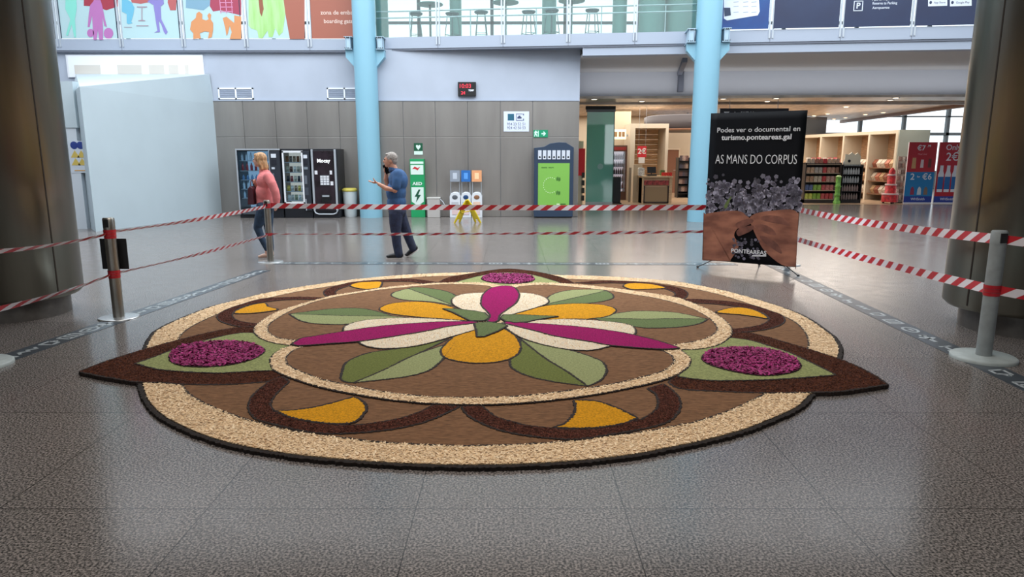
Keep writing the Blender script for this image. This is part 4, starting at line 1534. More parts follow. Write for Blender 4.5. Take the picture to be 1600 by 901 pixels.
# -- three recycling bins with signs on rods
RY = 18.46
m_rb = mat('recycling_white', (214, 218, 224), .4)
for (pa, pb, s0, s1, c, nm) in ((702.5, 719.5, 706, 720, (138, 146, 158), 'grey'), (720, 736, 721, 736, (38, 104, 176), 'blue'), (736.5, 753.5, 739.5, 753.5, (226, 158, 112), 'orange')):
    xa, xb = P(pa, 325, RY).x, P(pb, 325, RY).x
    cx, w = (xa + xb) / 2, xb - xa - .01
    t = thing('recycling_bin', 'white recycling bin with %s sign on two rods' % nm, 'recycling bin', (cx, RY, 0))
    q = [(-w / 2, 0), (w / 2, 0), (w / 2, .56), (w * .38, .64), (w * .15, .67), (-w * .15, .67), (-w * .38, .64), (-w / 2, .56)]
    b = mk('body', MB().prism([(x, 0, z) for x, z in q], (0, .3, 0)), m_rb, t, bev=.008)
    mk('mouth', MB().ell((0, -.002, .54), (w * .27, .012, .06), 16, 8), mat('mouth_%s' % nm, [v * .6 for v in c], .5), t)
    mk('label_panel', MB().bb(-w * .33, w * .33, -.008, 0, .30, .42), mat('pale_%s' % nm, [v * .45 + 120 for v in c], .5), t)
    mk('label_panel', MB().bb(-w * .3, w * .3, -.008, 0, .08, .2), mat('pale_red', (216, 190, 190), .5), t)
    za, zb = P(700, 284, RY).z, P(700, 266, RY).z
    for s in (-1, 1):
        mk('rod', MB().tube([(s * w * .42, .15, .55), (s * w * .42, .15, zb)], .008, 6), m_vgrey, t)
    sg = mk('sign_plate', MB().bb(-w * .47, w * .47, .13, .142, za, zb), mat('rsign_%s' % nm, c, .5), t)
    mk('pictogram', MB().bb(-w * .2, w * .2, .127, .131, za + .07, zb - .07), mat('rsign_w%s' % nm, [min(255, v + 50) for v in c], .5), sg)

# -- yellow wet floor sign, an A frame seen nearly edge on
wp = F(730, 349)
t = thing('wet_floor_sign', 'yellow folding wet floor sign in front of the recycling bins', 'floor sign', (wp.x, wp.y + .12, 0), math.radians(4))
m_y = mat('sign_yellow', (222, 196, 40), .45)
for s in (-1, 1):
    mb = MB()
    # panel leaning: shape with feet, in its own plane (u across, v up), lean angle
    lean = math.radians(24) * s
    prof = [(-.13, 0), (-.08, 0), (-.05, .1), (.05, .1), (.08, 0), (.13, 0), (.13, .12), (.09, .5), (.045, .6), (-.045, .6), (-.09, .5), (-.13, .12)]
    turn = Matrix.Rotation(math.radians(62 if s > 0 else 48), 3, 'Z')
    pts = []
    for u, v in prof:
        base_x = s * .25 - s * v * .42
        p = Vector((0, u, 0))
        p = Matrix.Rotation(math.radians(34 * s), 3, 'Z') @ p
        pts.append(Vector((base_x + p.x, p.y, v * .93)))
    mb.prism(pts, (s * .018, 0, .012))
    pn = mk('panel', mb, m_y, t, bev=.003)
mk('hinge', MB().tube([(-.03, -.07, .555), (.03, .07, .555)], .02, 8), m_y, t)
mk('spreader_bar', MB().tube([(-.13, -.03, .26), (.13, .03, .30)], .012, 6), m_y, t)
text('lettering', '!', .16, mat('sign_black', (40, 36, 30), .5), t, (-.165, -.115, .30), rz=math.radians(-35), depth=.003, bold=.003)

# -- battery and bulb recycling machine
GY = 18.36
xa, xb = P(834.5, 300, GY).x, P(895.5, 300, GY).x
cx, w = (xa + xb) / 2, xb - xa
zt = P(865, 229, GY).z
t = thing('recycling_machine', 'dark blue recycling point with bright green front and seven slots', 'recycling machine', (cx, GY, 0))
m_nb = mat('navy_cabinet', (44, 60, 82), .45)
zt2 = P(865, 222, GY).z
q = [(-w / 2, .03), (w / 2, .03), (w / 2, zt - .02), (w * .44, zt + .02), (w * .3, zt2 - .01), (w * .12, zt2), (-w * .1, zt2 - .03), (-w * .25, zt), (-w / 2, zt - .03)]
mk('cabinet', MB().prism([(x, 0, z) for x, z in q], (0, .4, 0)), m_nb, t, bev=.008)
mk('plinth', MB().bb(-w / 2 + .02, w / 2 - .02,   .03, .38, 0, .03), m_blk, t)
mk('front_sheet', MB().bb(-w * .40, w * .40, -.012, 0, .30, 1.43), mat('lime_front', (122, 178, 78), .45, emit=.05), t)
m_dg = mat('dark_green_ink', (40, 92, 36), .5)
m_lw = mat('pale_ink', (216, 240, 196), .5)
text('lettering', 'energy  return', .055, m_dg, t, (-w * .16, -.013, 1.32), depth=.001, bold=.001)
mb = MB()
for s_ in np.linspace(math.radians(60), math.radians(300), 15):
    mb.box((-.06 + .19 * math.cos(s_) - .02, -.014, .86 + .2 * math.sin(s_)), (.028, .004, .014), M=Matrix.Rotation(-s_ - PI / 2, 3, 'Y'))
mk('dotted_arrow', mb, m_lw, t)
for z in (1.02, .66):
    mb = MB()
    for k in range(4):
        mb.ell((.12 + .028 * (k - 1.5), -.013, z + .01 * math.sin(k * 2)), (.011, .003, .065 - .008 * abs(k - 1.5)), 8, 6)
    mk('printed_bulb', mb, m_dg, t)
mk('small_mark', MB().bb(.08, .16, -.014, -.012, .35, .38), m_lw, t)
mk('small_mark', MB().bb(.18, .32, -.014, -.012, .35, .38), m_dg, t)
for k in range(7):
    x = -w * .36 + w * .72 * k / 6
    sl = mk('slot_panel', MB().bb(x - .045, x + .045, -.012, 0, 1.53, 1.76), mat('slot_white', (206, 212, 222), .45), t)
    mk('slot_hole', MB().ell((x, -.012, 1.585), (.026, .004, .026), 12, 8), m_blk, sl)

# -- wall mounted: clock, notice, exit sign, vents
a, b_ = P(715.7, 128.5, WR), P(744, 150.5, WR)
t = thing('digital_clock', 'black digital clock with red figures on the white wall', 'clock', ((a.x + b_.x) / 2, WR, b_.z))
hw, hh = (b_.x - a.x) / 2, a.z - b_.z
mk('case', MB().bb(-hw, hw, -.09, 0, 0, hh), m_blk, t, bev=.006)
m_led = mat('led_red', (230, 44, 66), .5, emit=.8)
m_ledw = mat('led_white', (210, 214, 226), .5, emit=.4)
text('figures', '10:03', .15, m_led, t, (-.05, -.091, hh * .70), depth=.001)
text('figures', '24', .11, m_led, t, (-.10, -.091, hh * .22), depth=.001, bold=.002)
text('small_text', 'TEMP', .06, m_ledw, t, (.11, -.091, hh * .40), depth=.001, bold=.002)
a, b_ = P(787, 174, WR - .03), P(826.5, 205.5, WR - .03)
t = thing('notice', 'white notice with teal square and two phone numbers', 'notice', ((a.x + b_.x) / 2, WR - .032, b_.z))
hw, hh = (b_.x - a.x) / 2, a.z - b_.z
mk('sheet', MB().bb(-hw, hw, -.01, 0, 0, hh), mat('paper_white', (214, 222, 240), .5), t)
mk('teal_square', MB().bb(-hw * .68, -hw * .18, -.013, -.01, hh * .55, hh * .88), mat('teal_ink', (34, 96, 120), .5), t)
mb = MB()
for (x0, x1, z0, z1) in ((-.02, .50, .86, .89), (-.02, .50, .54, .57), (-.02, .02, .54, .89), (.52, .60, .8, .89), (.52, .60, .54, .64)):
    mb.bb(hw * x0, hw * x1, -.013, -.01, hh * z0, hh * z1)
mk('square_outline', mb, mat('ink_blue', (86, 98, 134), .5), t)
mk('taxi_symbol', MB().prism([(hw * x, -.010, hh * z) for x, z in ((.08, .64), (.40, .64), (.42, .72), (.34, .73), (.30, .79), (.18, .79), (.14, .73), (.07, .72))], (0, -.003, 0)), mat('ink_blue2', (60, 70, 104), .5), t)
for z in (.37, .18):
    text('numbers', '934 23 52 51' if z > .3 else '924 42 50 53', .10, mat('ink_blue2', (60, 70, 104), .5), t, (0, -.011, hh * z), depth=.001, sx=.93)
a, b_ = P(833.5, 203, WR - .03), P(856, 214.5, WR - .03)
t = thing('exit_sign', 'small green exit arrow sign on the steel wall', 'exit sign', ((a.x + b_.x) / 2, WR - .032, b_.z))
hw, hh = (b_.x - a.x) / 2, a.z - b_.z
mk('plate', MB().bb(-hw, hw, -.02, 0, 0, hh), mat('exit_green', (20, 140, 100), .4, emit=.12), t)
m_ew = mat('exit_white', (206, 246, 230), .4, emit=.1)
mk('running_figure', MB().prism([(x * hw, -.021, z * hh) for x, z in ((-.9, .1), (-.8, .1), (-.72, .35), (-.62, .3), (-.55, .1), (-.45, .12), (-.52, .4), (-.62, .52), (-.5, .62), (-.42, .55), (-.4, .66), (-.55, .78), (-.66, .95), (-.76, .85), (-.9, .66), (-.82, .5))], (0, -.004, 0)), m_ew, t)
mk('doorway', MB().bb(-.38 * hw, -.28 * hw, -.025, -.02, .08 * hh, .92 * hh), m_ew, t)
mk('arrow', MB().prism([(x * hw, -.021, z * hh) for x, z in ((.1, .42), (.45, .42), (.32, .22), (.48, .22), (.72, .5), (.48, .78), (.32, .78), (.45, .58), (.1, .58))], (0, -.004, 0)), m_ew, t)
for (px0, px1, lab) in ((341, 397, 'white framed air vent in the wall beside the white enclosure'), (511, 566, 'white framed air vent partly hidden by the left blue column')):
    a, b_ = P(px0, 139, WALLY), P(px1, 157, WALLY)
    t = thing('air_vent', lab, 'air vent', ((a.x + b_.x) / 2, WALLY, b_.z + .03))
    hw, hh = (b_.x - a.x) / 2, a.z - b_.z
    mb = MB()
    mb.bb(-hw, hw, -.03, 0, 0, .035).bb(-hw, hw, -.03, 0, hh - .035, hh).bb(-hw, -hw + .035, -.03, 0, 0, hh).bb(hw - .035, hw, -.03, 0, 0, hh)
    mb.bb(-.02, .02, -.03, 0, 0, hh)
    mk('frame', mb, mat('vent_white', (236, 240, 246), .4), t)
    mb = MB()
    for k in range(9):
        z = .04 + (hh - .08) * (k + .5) / 9
        mb.box((0, -.012, z), (2 * hw - .07, .022, .004), M=Matrix.Rotation(.6, 3, 'X'))
    mk('louvre', mb, mat('vent_grey', (182, 192, 208), .5), t)
    mk('backing', MB().bb(-hw + .03, hw - .03, -.003, 0, .03, hh - .03), mat('vent_back', (150, 162, 184), .6), t)
# faint notice plate engraved on the steel wall above the bins
# safety notice on the side wall at left
sy = c0.y + .6
a, b_ = P(109, 220, sy), P(139, 270, sy)
t = thing('safety_notice', 'safety poster with blue discs and yellow triangles by the left pillar', 'notice', ((a.x + b_.x) / 2, sy, b_.z))
hw, hh = (b_.x - a.x) / 2, a.z - b_.z
mk('sheet', MB().bb(-hw - .1, hw, -.006, 0, 0, hh), mat('notice_grey', (196, 204, 214), .5), t)
m_bd = mat('disc_blue', (40, 60, 130), .5)
m_tr = mat('triangle_yellow', (200, 176, 90), .5)
for k, x in enumerate((-.5, .32)):
    mk('blue_disc', MB().ell((hw * x, -.006, hh * .92 - .04), (.085, .004, .085), 16, 8), m_bd, t)
    for z in (.58, .34):
        mk('yellow_triangle', MB().prism([(hw * x - .1, -.006, hh * z - .07), (hw * x + .1, -.006, hh * z - .07), (hw * x, -.006, hh * z + .09)], (0, -.003, 0)), m_tr, t)
mk('yellow_bar', MB().bb(-hw * .8, hw * .9, -.01, -.006, hh * .06, hh * .09), mat('bar_amber', (204, 150, 60), .5), t)

# ================================================================== PEOPLE
def remesh(name, mb, m, parent, vox=0.008, smooth=3, disp=0.0):
    me = bpy.data.meshes.new(name)
    me.from_pydata(mb.v, [], mb.f)
    o = bpy.data.objects.new(name, me)
    COL.objects.link(o)
    r = o.modifiers.new('r', 'REMESH')
    r.mode = 'VOXEL'
    r.voxel_size = vox
    r.use_smooth_shade = True
    s = o.modifiers.new('s', 'SMOOTH')
    s.factor = 0.5
    s.iterations = smooth
    dg = bpy.context.evaluated_depsgraph_get()
    me2 = bpy.data.meshes.new_from_object(o.evaluated_get(dg))
    bpy.data.objects.remove(o)
    me2.materials.clear()
    me2.materials.append(m)
    o = bpy.data.objects.new(name, me2)
    COL.objects.link(o)
    if parent is not None:
        o.parent = parent
    return o


def limb(mb, pts, rs, n=14):
    mb.tube(pts, list(rs), n)
    for p, r in zip(pts, rs):
        mb.ell(p, (r, r, r), n, 8)


def person(org, Y0):
    def q(px, py, dy=0.0):
        p = P(px, py, Y0 + dy)
        return Vector((p.x - org.x, p.y - org.y, p.z))
    return q


m_skin = mat('skin', (196, 142, 118), 0.55, var=.03, scale=8)
m_skinf = mat('skin_fair', (212, 162, 142), 0.55, var=.03, scale=8)
m_eye = mat('eye_dark', (40, 30, 28), .3)
m_jean = mat('jeans_navy', (34, 42, 66), .8, var=.15, scale=20, bump=.3, bscale=12)
m_poloblue = mat('polo_blue', (48, 84, 128), .8, var=.08, scale=9, bump=.35, bscale=9)
m_hairg = mat('hair_grey', (150, 142, 136), .7, var=.15, scale=40, bump=.5, bscale=60)
m_hairb = mat('hair_blond', (178, 136, 96), .6, var=.18, scale=30, stretch=(2, 2, .4), bump=.5, bscale=50)
m_pink = mat('sweater_salmon', (214, 122, 122), .85, var=.06, scale=10, bump=.4, bscale=10)
m_teal = mat('jeans_teal', (38, 58, 80), .8, var=.12, scale=20, bump=.3, bscale=14)
m_shoe = mat('shoe_black', (26, 26, 30), .5)
m_sole = mat('sole_white', (196, 190, 188), .5)
m_beige = mat('shoe_beige', (196, 160, 142), .5)


def head(mb, q, cx, cy, fx, s=1.0):
    """profile head facing -X: skull, face wedge, jaw, nose, lips, ears (photo pixels of the skull centre)"""
    c = q(cx, cy)
    mb.ell(c + Vector((.012, 0, .015)) * s, Vector((.094, .074, .098)) * s, 20, 14)
    mb.ell(c + Vector((-.035, 0, -.025)) * s, Vector((.060, .060, .085)) * s, 18, 12)
    mb.ell(c + Vector((-.050, 0, -.082)) * s, Vector((.040, .038, .030)) * s, 14, 10)
    mb.tube([c + Vector((.0, -.045, -.05)) * s, c + Vector((-.055, -.018, -.09)) * s], .022 * s, 10)
    mb.tube([c + Vector((.0, .045, -.05)) * s, c + Vector((-.055, .018, -.09)) * s], .022 * s, 10)
    mb.tube([c + Vector((-.088, 0, .012)) * s, c + Vector((-.108, 0, -.022)) * s], [.008 * s, .014 * s], 8)
    mb.ell(c + Vector((-.104, 0, -.026)) * s, Vector((.014, .016, .010)) * s, 10, 8)
    mb.ell(c + Vector((-.085, 0, .022)) * s, Vector((.014, .045, .010)) * s, 10, 8)
    mb.ell(c + Vector((-.089, 0, -.053)) * s, Vector((.010, .024, .006)) * s, 10, 6)
    mb.ell(c + Vector((-.086, 0, -.064)) * s, Vector((.011, .022, .006)) * s, 10, 6)
    for sd in (-1, 1):
        mb.ell(c + Vector((.008, sd * .074, -.012)) * s, Vector((.020, .008, .032)) * s, 10, 8)
    return c


# ---------------- man
mo = F(620, 403)
man = thing('person', 'grey haired man in blue polo and dark jeans walking with one arm held out', 'person', (mo.x, mo.y, 0))
q = person(man.location, mo.y)
mb = MB()
hc = head(mb, q, 610, 250, -1)
limb(mb, [q(612, 256), q(618, 270)], [.056, .064])
mb.ell(q(622, 284), (.125, .19, .20), 18, 12)
mb.ell(q(620, 310), (.135, .17, .18), 18, 12)
mb.ell(q(621, 330), (.125, .165, .12), 18, 12)
limb(mb, [q(621, 272, -.17), q(620, 282, -.205), q(617, 297, -.22), q(603, 294, -.21), q(592, 287.5, -.2)], [.062, .056, .044, .040, .027])
limb(mb, [q(619, 272, .17), q(612, 283, .2), q(606, 292, .19), q(603, 280, .14), q(604, 270, .10)], [.062, .054, .042, .038, .028])
# left hand, palm up, fingers apart
mb.ell(q(586, 285, -.19), (.046, .040, .018), 14, 8)
for k, (dy, L, up) in enumerate(((-.030, .060, .000), (-.011, .075, .008), (.009, .072, .012), (.028, .055, .014))):
    b0 = q(583, 284.5, -.19 + dy)
    mb.tube([b0, b0 + Vector((-L * .5, dy * .15, .004)), b0 + Vector((-L, dy * .3, .014 + up))], [.0105, .0095, .0080], 8)
b0 = q(587, 284, -.225)
mb.tube([b0, b0 + Vector((-.02, -.012, .030)), b0 + Vector((-.035, -.010, .062))], [.013, .011, .009], 8)
# right hand round the phone
hb = q(604, 266, .10)
mb.ell(hb, (.030, .020, .042), 12, 8)
for k in range(4):
    z = .030 - k * .019
    b0 = hb + Vector((-.012, -.004, z))
    mb.tube([b0, b0 + Vector((-.022, -.020, .004)), b0 + Vector((-.010, -.044, .006))], [.010, .009, .008], 8)
b0 = hb + Vector((.012, -.005, -.01))
mb.tube([b0, b0 + Vector((.020, -.020, .020)), b0 + Vector((.016, -.034, .042))], [.012, .010, .009], 8)
for (pts, rs) in ((((620, 332, -.08), (619, 364, -.09), (623, 394, -.09)), (.085, .055, .036)), (((622, 332, .08), (635, 361, .09), (645, 388, .09)), (.085, .055, .036))):
    limb(mb, [q(*p) for p in pts], rs)
body = remesh('body', mb, m_skin, man, .0075, 2)
for s in (-1, 1):
    mk('eye', MB().ell(hc + Vector((-.083, s * .030, .004)), (.010, .012, .008), 10, 8), m_eye, man)
    mk('eyebrow', MB().ell(hc + Vector((-.092, s * .032, .028)), (.006, .022, .005), 10, 6), m_hairg, man)
mb = MB()
mb.ell(hc + Vector((.022, 0, .034)), (.096, .082, .094), 18, 12)
mb.ell(hc + Vector((-.035, 0, .088)), (.045, .055, .024), 14, 8)
mb.ell(hc + Vector((.058, 0, -.012)), (.052, .066, .065), 14, 10)
mb.ell(hc + Vector((-.006, -.062, .015)), (.020, .018, .032), 10, 8)
mb.ell(hc + Vector((-.006, .062, .015)), (.020, .018, .032), 10, 8)
remesh('hair', mb, m_hairg, man, .008, 2)
mb = MB()
mb.ell(q(622.5, 282), (.150, .205, .185), 20, 12)
mb.ell(q(619, 300), (.158, .195, .19), 20, 12)
mb.ell(q(620, 315), (.148, .19, .15), 20, 12)
mb.tube([q(619.5, 312), q(619.8, 327)], [.150, .148], 20)
limb(mb, [q(621, 272, -.165), q(620, 281, -.2), q(619, 291, -.215)], [.078, .074, .072])
limb(mb, [q(619, 272, .165), q(612, 282, .19)], [.078, .070])
limb(mb, [q(614, 264.5), q(618, 270)], [.068, .080])
shirt = remesh('polo_shirt', mb, m_poloblue, man, .010, 3)
mk('collar', MB().lathe([(.072, 0), (.078, .012), (.074, .034), (.066, .036)], 20, q(615, 268), cap=False), mat('collar_dark', (36, 58, 92), .8), shirt)
mb = MB()
mb.ell(q(621, 330), (.142, .182, .11), 18, 12)
limb(mb, [q(618.5, 334, -.075), q(618, 348, -.085), q(618.5, 364, -.09), q(620, 380, -.09), q(623, 396.5, -.09)], [.112, .100, .080, .072, .068])
limb(mb, [q(624, 334, .075), q(629, 348, .085), q(635, 361, .09), q(640, 375, .09), q(645.5, 388, .09)], [.112, .100, .080, .070, .066])
remesh('jeans', mb, m_jean, man, .010, 3)


def shoe(q, heel, toe, par, m, ms, ht=.0, w=.042):
    a, b_ = q(*heel), q(*toe)
    d = (b_ - a)
    mb = MB()
    mb.ell(a + Vector((0, 0, .02)), (w, w, w * 1.1), 14, 10)
    mb.tube([a + Vector((0, 0, .015)), a + d * .5 + Vector((0, 0, .012)), b_ + Vector((0, 0, .0))], [w * 1.05, w * .98, w * .7], 14)
    mb.ell(b_, (w * .9, w * .9, w * .62), 14, 10)
    s_ = remesh('shoe', mb, m, par, .007, 2)
    n = Vector((-d.z, 0, d.x)).normalized()
    if n.z > 0:
        n = -n
    pts = []
    L = d.length
    u = d.normalized()
    v = Vector((0, 1, 0))
    for k in range(20):
        t = 2 * PI * k / 20
        pts.append(a + u * (L / 2 + (L / 2 + w * .95) * math.cos(t)) + v * (w * 1.02 * math.sin(t)) + n * (w * .62))
    mb2 = MB().prism(pts, n * .016)
    mk('sole', mb2, ms, s_)
    return s_


def onfloor(px, Y, z):
    """pixel row of a point at height z above the floor at depth Y"""
    lo, hi = 300.0, 500.0
    for _ in range(40):
        mid = (lo + hi) / 2
        if P(px, mid, Y).z > z:
            lo = mid
        else:
            hi = mid
    return (lo + hi) / 2


Ym = mo.y
shoe(q, (626.5, onfloor(626, Ym - .09, .045), -.09), (607, onfloor(607, Ym - .09, .042), -.09), man, m_shoe, m_sole)
shoe(q, (649, onfloor(648, Ym + .09, .135), .09), (636, onfloor(635, Ym + .09, .045), .09), man, m_shoe, m_sole)
hw_ = man.location + hb
ph = thing('mobile_phone', 'black mobile phone held to the ear of the man in blue', 'phone', (hw_.x + .004, hw_.y - .034, hw_.z + .02))
mb = MB()
mb.box((0, 0, 0), (.072, .009, .150), M=Matrix.Rotation(math.radians(-22), 3, 'Y'))
mk('case', mb, m_blk, ph, bev=.004)
mb = MB()
mb.box((0, -.0052, 0), (.064, .001, .138), M=Matrix.Rotation(math.radians(-22), 3, 'Y'))
mk('screen', mb, mat('screen_glass', (12, 14, 18), .1), ph)

# ---------------- woman
wo = F(414, 403)
wom = thing('person', 'blond woman in salmon pink sweater and dark jeans walking left behind the post', 'person', (wo.x, wo.y, 0))
q = person(wom.location, wo.y)
mb = MB()
hc = head(mb, q, 405.5, 250, -1, .93)
limb(mb, [q(407.5, 257), q(412, 270)], [.046, .054])
mb.ell(q(415, 284), (.11, .165, .17), 18, 12)
mb.ell(q(414, 303), (.105, .14, .17), 18, 12)
mb.ell(q(415, 322), (.12, .16, .12), 18, 12)
limb(mb, [q(419, 275, -.15), q(424, 286, -.185), q(429, 299, -.20), q(431, 308, -.20), q(431, 317, -.20)], [.050, .045, .036, .032, .022])
limb(mb, [q(414, 275, .15), q(409, 286, .18), q(407, 295, .17), q(401, 292, .08), q(398.5, 286, .02)], [.050, .044, .036, .032, .022])
# near hand hanging
hb = q(431, 321, -.20)
mb.ell(hb, (.026, .014, .040), 12, 8)
for k in range(4):
    b0 = hb + Vector((-.018 + k * .012, 0, -.028))
    L = (.050, .058, .055, .044)[k]
    mb.tube([b0, b0 + Vector((-.006, .004, -L * .55)), b0 + Vector((-.016, .008, -L))], [.0085, .008, .007], 8)
b0 = hb + Vector((-.02, -.004, .012))
mb.tube([b0, b0 + Vector((-.018, -.004, -.022)), b0 + Vector((-.024, -.002, -.046))], [.010, .009, .0075], 8)
# far hand on the bag strap
hb = q(398.5, 283.5, .01)
mb.ell(hb, (.022, .022, .036), 12, 8)
for k in range(4):
    z = .024 - k * .016
    b0 = hb + Vector((-.008, -.006, z))
    mb.tube([b0, b0 + Vector((-.016, -.018, 0)), b0 + Vector((.002, -.034, 0))], [.0085, .008, .007], 8)
b0 = hb + Vector((.008, -.008, .016))
mb.tube([b0, b0 + Vector((.010, -.016, .018)), b0 + Vector((.004, -.024, .036))], [.010, .009, .0075], 8)
limb(mb, [q(413, 325, -.075), q(402.5, 356, -.07), q(417, 390, -.07)], [.08, .048, .032])
limb(mb, [q(416, 325, .075), q(419, 358, .08), q(424, 390, .08)], [.08, .048, .032])
# bare ankles and feet
limb(mb, [q(417, 392, -.07), q(418, onfloor(418, wo.y - .07, .06), -.07)], [.032, .034])
limb(mb, [q(424, 392, .08), q(424.5, onfloor(424, wo.y + .08, .06), .08)], [.032, .034])
remesh('body', mb, m_skinf, wom, .0075, 2)
for s in (-1, 1):
    mk('eye', MB().ell(hc + Vector((-.077, s * .028, .004)), (.010, .011, .008), 10, 8), m_eye, wom)
mb = MB()
mb.ell(hc + Vector((.020, 0, .030)), (.098, .086, .094), 18, 12)
mb.ell(hc + Vector((-.040, 0, .080)), (.042, .056, .026), 14, 8)
mb.ell(hc + Vector((.052, 0, -.040)), (.060, .080, .085), 16, 10)
limb(mb, [hc + Vector((.045, 0, -.03)), hc + Vector((.066, 0, -.11)), hc + Vector((.080, 0, -.175))], [.072, .066, .040])
for s in (-1, 1):
    limb(mb, [hc + Vector((.010, s * .068, .02)), hc + Vector((.024, s * .074, -.06)), hc + Vector((.050, s * .066, -.14))], [.026, .028, .018])
remesh('hair', mb, m_hairb, wom, .008, 2)
mb = MB()
mb.ell(q(415.5, 283), (.135, .185, .16), 20, 12)
mb.ell(q(414.5, 300), (.140, .178, .17), 20, 12)
mb.tube([q(414.5, 300), q(415, 319)], [.142, .140], 20)
limb(mb, [q(411.5, 268.5), q(415, 273)], [.066, .090])
limb(mb, [q(419, 276, -.145), q(425, 287, -.185), q(430, 299, -.20), q(432, 309, -.20), q(432, 315, -.20)], [.074, .070, .064, .060, .052])
limb(mb, [q(414, 276, .145), q(409, 286, .175), q(407, 295, .165), q(402, 292, .09)], [.072, .066, .058, .045])
remesh('sweater', mb, m_pink, wom, .010, 3)
mb = MB()
mb.ell(q(415, 322), (.136, .176, .12), 18, 12)
limb(mb, [q(412, 328, -.07), q(406.5, 342, -.07), q(402.5, 356, -.07), q(409, 372, -.07), q(417, 389, -.07)], [.105, .088, .064, .054, .042])
limb(mb, [q(417, 328, .07), q(418.5, 342, .08), q(419.5, 358, .08), q(422, 374, .08), q(424, 389, .08)], [.105, .088, .064, .054, .042])
remesh('jeans', mb, m_teal, wom, .010, 3)
Yw = wo.y
shoe(q, (419, onfloor(419, Yw - .07, .040), -.07), (406, onfloor(406, Yw - .07, .036), -.07), wom, m_beige, m_sole, w=.034)
shoe(q, (425, onfloor(425, Yw + .08, .040), .08), (412, onfloor(412, Yw + .08, .036), .08), wom, m_beige, m_sole, w=.034)
bgp = wom.location + q(400, 304, -.02)
bag = thing('handbag', 'dark wine red handbag carried in front of the woman in pink', 'handbag', (bgp.x - .05, bgp.y, bgp.z))
m_bag = mat('bag_wine', (74, 34, 44), .5, var=.1, scale=10)
mb = MB()
mb.prism([(-.05, -.12, -.15), (.05, -.12, -.15), (.042, -.11, .10), (.0, -.10, .14), (-.036, -.11, .10)], (0, .22, 0))
mk('body', mb, m_bag, bag, bev=.012)
for s in (-1, 1):
    mk('strap', MB().tube([(0, s * .07, .12), (-.004, s * .045, .20), (.004, s * .0, .235)], .008, 8), m_bag, bag)

# ================================================================== GALLERY POSTERS
def quad_left(px0, px1, py0, py1, off=0.03):
    a, b_ = P(px0, py0, GL), P(px1, py1, GL)
    return a, b_


def lpoly(pts, name, m, par, off):
    """outline in photo pixels on the plane of the left posters"""
    Yp = GL - off
    q = [P(x, y, Yp) for x, y in pts]
    mb = MB().prism([(p.x, p.y, p.z) for p in q], (0, -.0015, 0))
    return mk(name, mb, m, par, world=True)


def blob(cx, cy, rx, ry, n=14):
    return [(cx + rx * math.cos(2 * PI * k / n), cy + ry * math.sin(2 * PI * k / n)) for k in range(n)]


pale = mat('poster_pale', (176, 204, 208), .4)
ZP = 6.6


def lposter(px0, px1, m, label, name='poster'):
    a = P(px0, 61.8, GL)
    b_ = P(px1, 61.8, GL)
    t = thing(name, label, 'poster', ((a.x + b_.x) / 2, GL, ZF1 + .01))
    mk('sheet', MB().bb(a.x, b_.x, GL - .012, GL - .004, ZF1 + .012, ZP), m, t, world=True)
    for xx in (a.x, b_.x - .002):
        mk('edge_strip', MB().bb(xx - .01, xx + .012, GL - .016, GL - .004, ZF1 + .012, ZP), mat('edge_navy', (30, 46, 66), .5), t, world=True)
    return t


t = lposter(97, 185, pale, 'pale poster with a magenta traveller carrying bags, leftmost above the hall')
m_mint, m_mg, m_dr = mat('ink_mint', (132, 212, 196), .5), mat('ink_magenta', (178, 112, 172), .5), mat('ink_darkred', (158, 52, 68), .5)
lpoly([(131, -40), (184, -40), (184, 10), (166, 16), (150, 10), (131, 9)], 'red_shape', m_dr, t, .014)
lpoly([(103, -20), (118, -20), (120, 12), (117, 30), (119, 58), (116, 58), (112, 38), (106, 56), (103, 55), (110, 30), (102, 14)], 'mint_figure', m_mint, t, .016)
lpoly([(146, 2), (150, -12), (156, -4), (160, 10), (164, 30), (167, 42), (163, 40), (160, 26), (161, 46), (161, 62), (155, 62), (153, 46), (151, 62), (146, 62), (145, 44), (144, 24), (140, 42), (137, 42), (139, 20), (141, 8)],
      'magenta_figure', m_mg, t, .018)
for b in (blob(141.5, 51.5, 5.5, 6.5), blob(169.5, 52, 7.5, 8.5)):
    lpoly(b, 'magenta_bag', m_mg, t, .018)
t = lposter(192, 282, pale, 'pale poster with a blue seated and a purple walking figure')
m_bl, m_pu, m_sal = mat('ink_blue_fig', (104, 176, 204), .5), mat('ink_purple', (132, 124, 188), .5), mat('ink_salmon', (176, 92, 92), .5)
lpoly([(196, -30), (248, -30), (240, 2), (220, 6), (206, 4)], 'salmon_shape', m_sal, t, .014)
lpoly([(190.5, -6), (206, 4), (210, 12), (208, 24), (205, 34), (207, 36), (201, 38), (198, 36), (198, 22), (190.5, 18)], 'blue_figure', m_bl, t, .016)
lpoly([(236, -16), (254, -14), (256, 6), (251, 10), (252, 30), (259, 44), (262, 50), (259, 54), (256, 50), (252, 38), (248, 32), (250, 50), (241, 51), (246, 48), (243, 30), (240, 8), (230, 2), (238, -2)], 'purple_figure', m_pu, t, .018)
for b in ([(214, 10), (230, 10), (230, 11.5), (222.5, 12), (222.5, 31), (227, 32), (227, 33), (216, 33), (216, 32), (221, 31), (221, 12), (214, 11.5)], [(213, 39.5), (232, 39.5), (232, 41), (213, 41)], [(194, 42), (206, 42), (206, 43), (194, 43)]):
    lpoly(b, 'bar_table', mat('ink_mauve', (158, 140, 152), .5), t, .017)
lpoly([(264, -20), (277, -20), (275, 16), (266, 16), (262, 4)], 'salmon_shape', m_sal, t, .015)
t = lposter(290, 378, pale, 'pale poster with orange seated silhouettes under a dark red band')
m_or = mat('ink_orange', (206, 140, 92), .5)
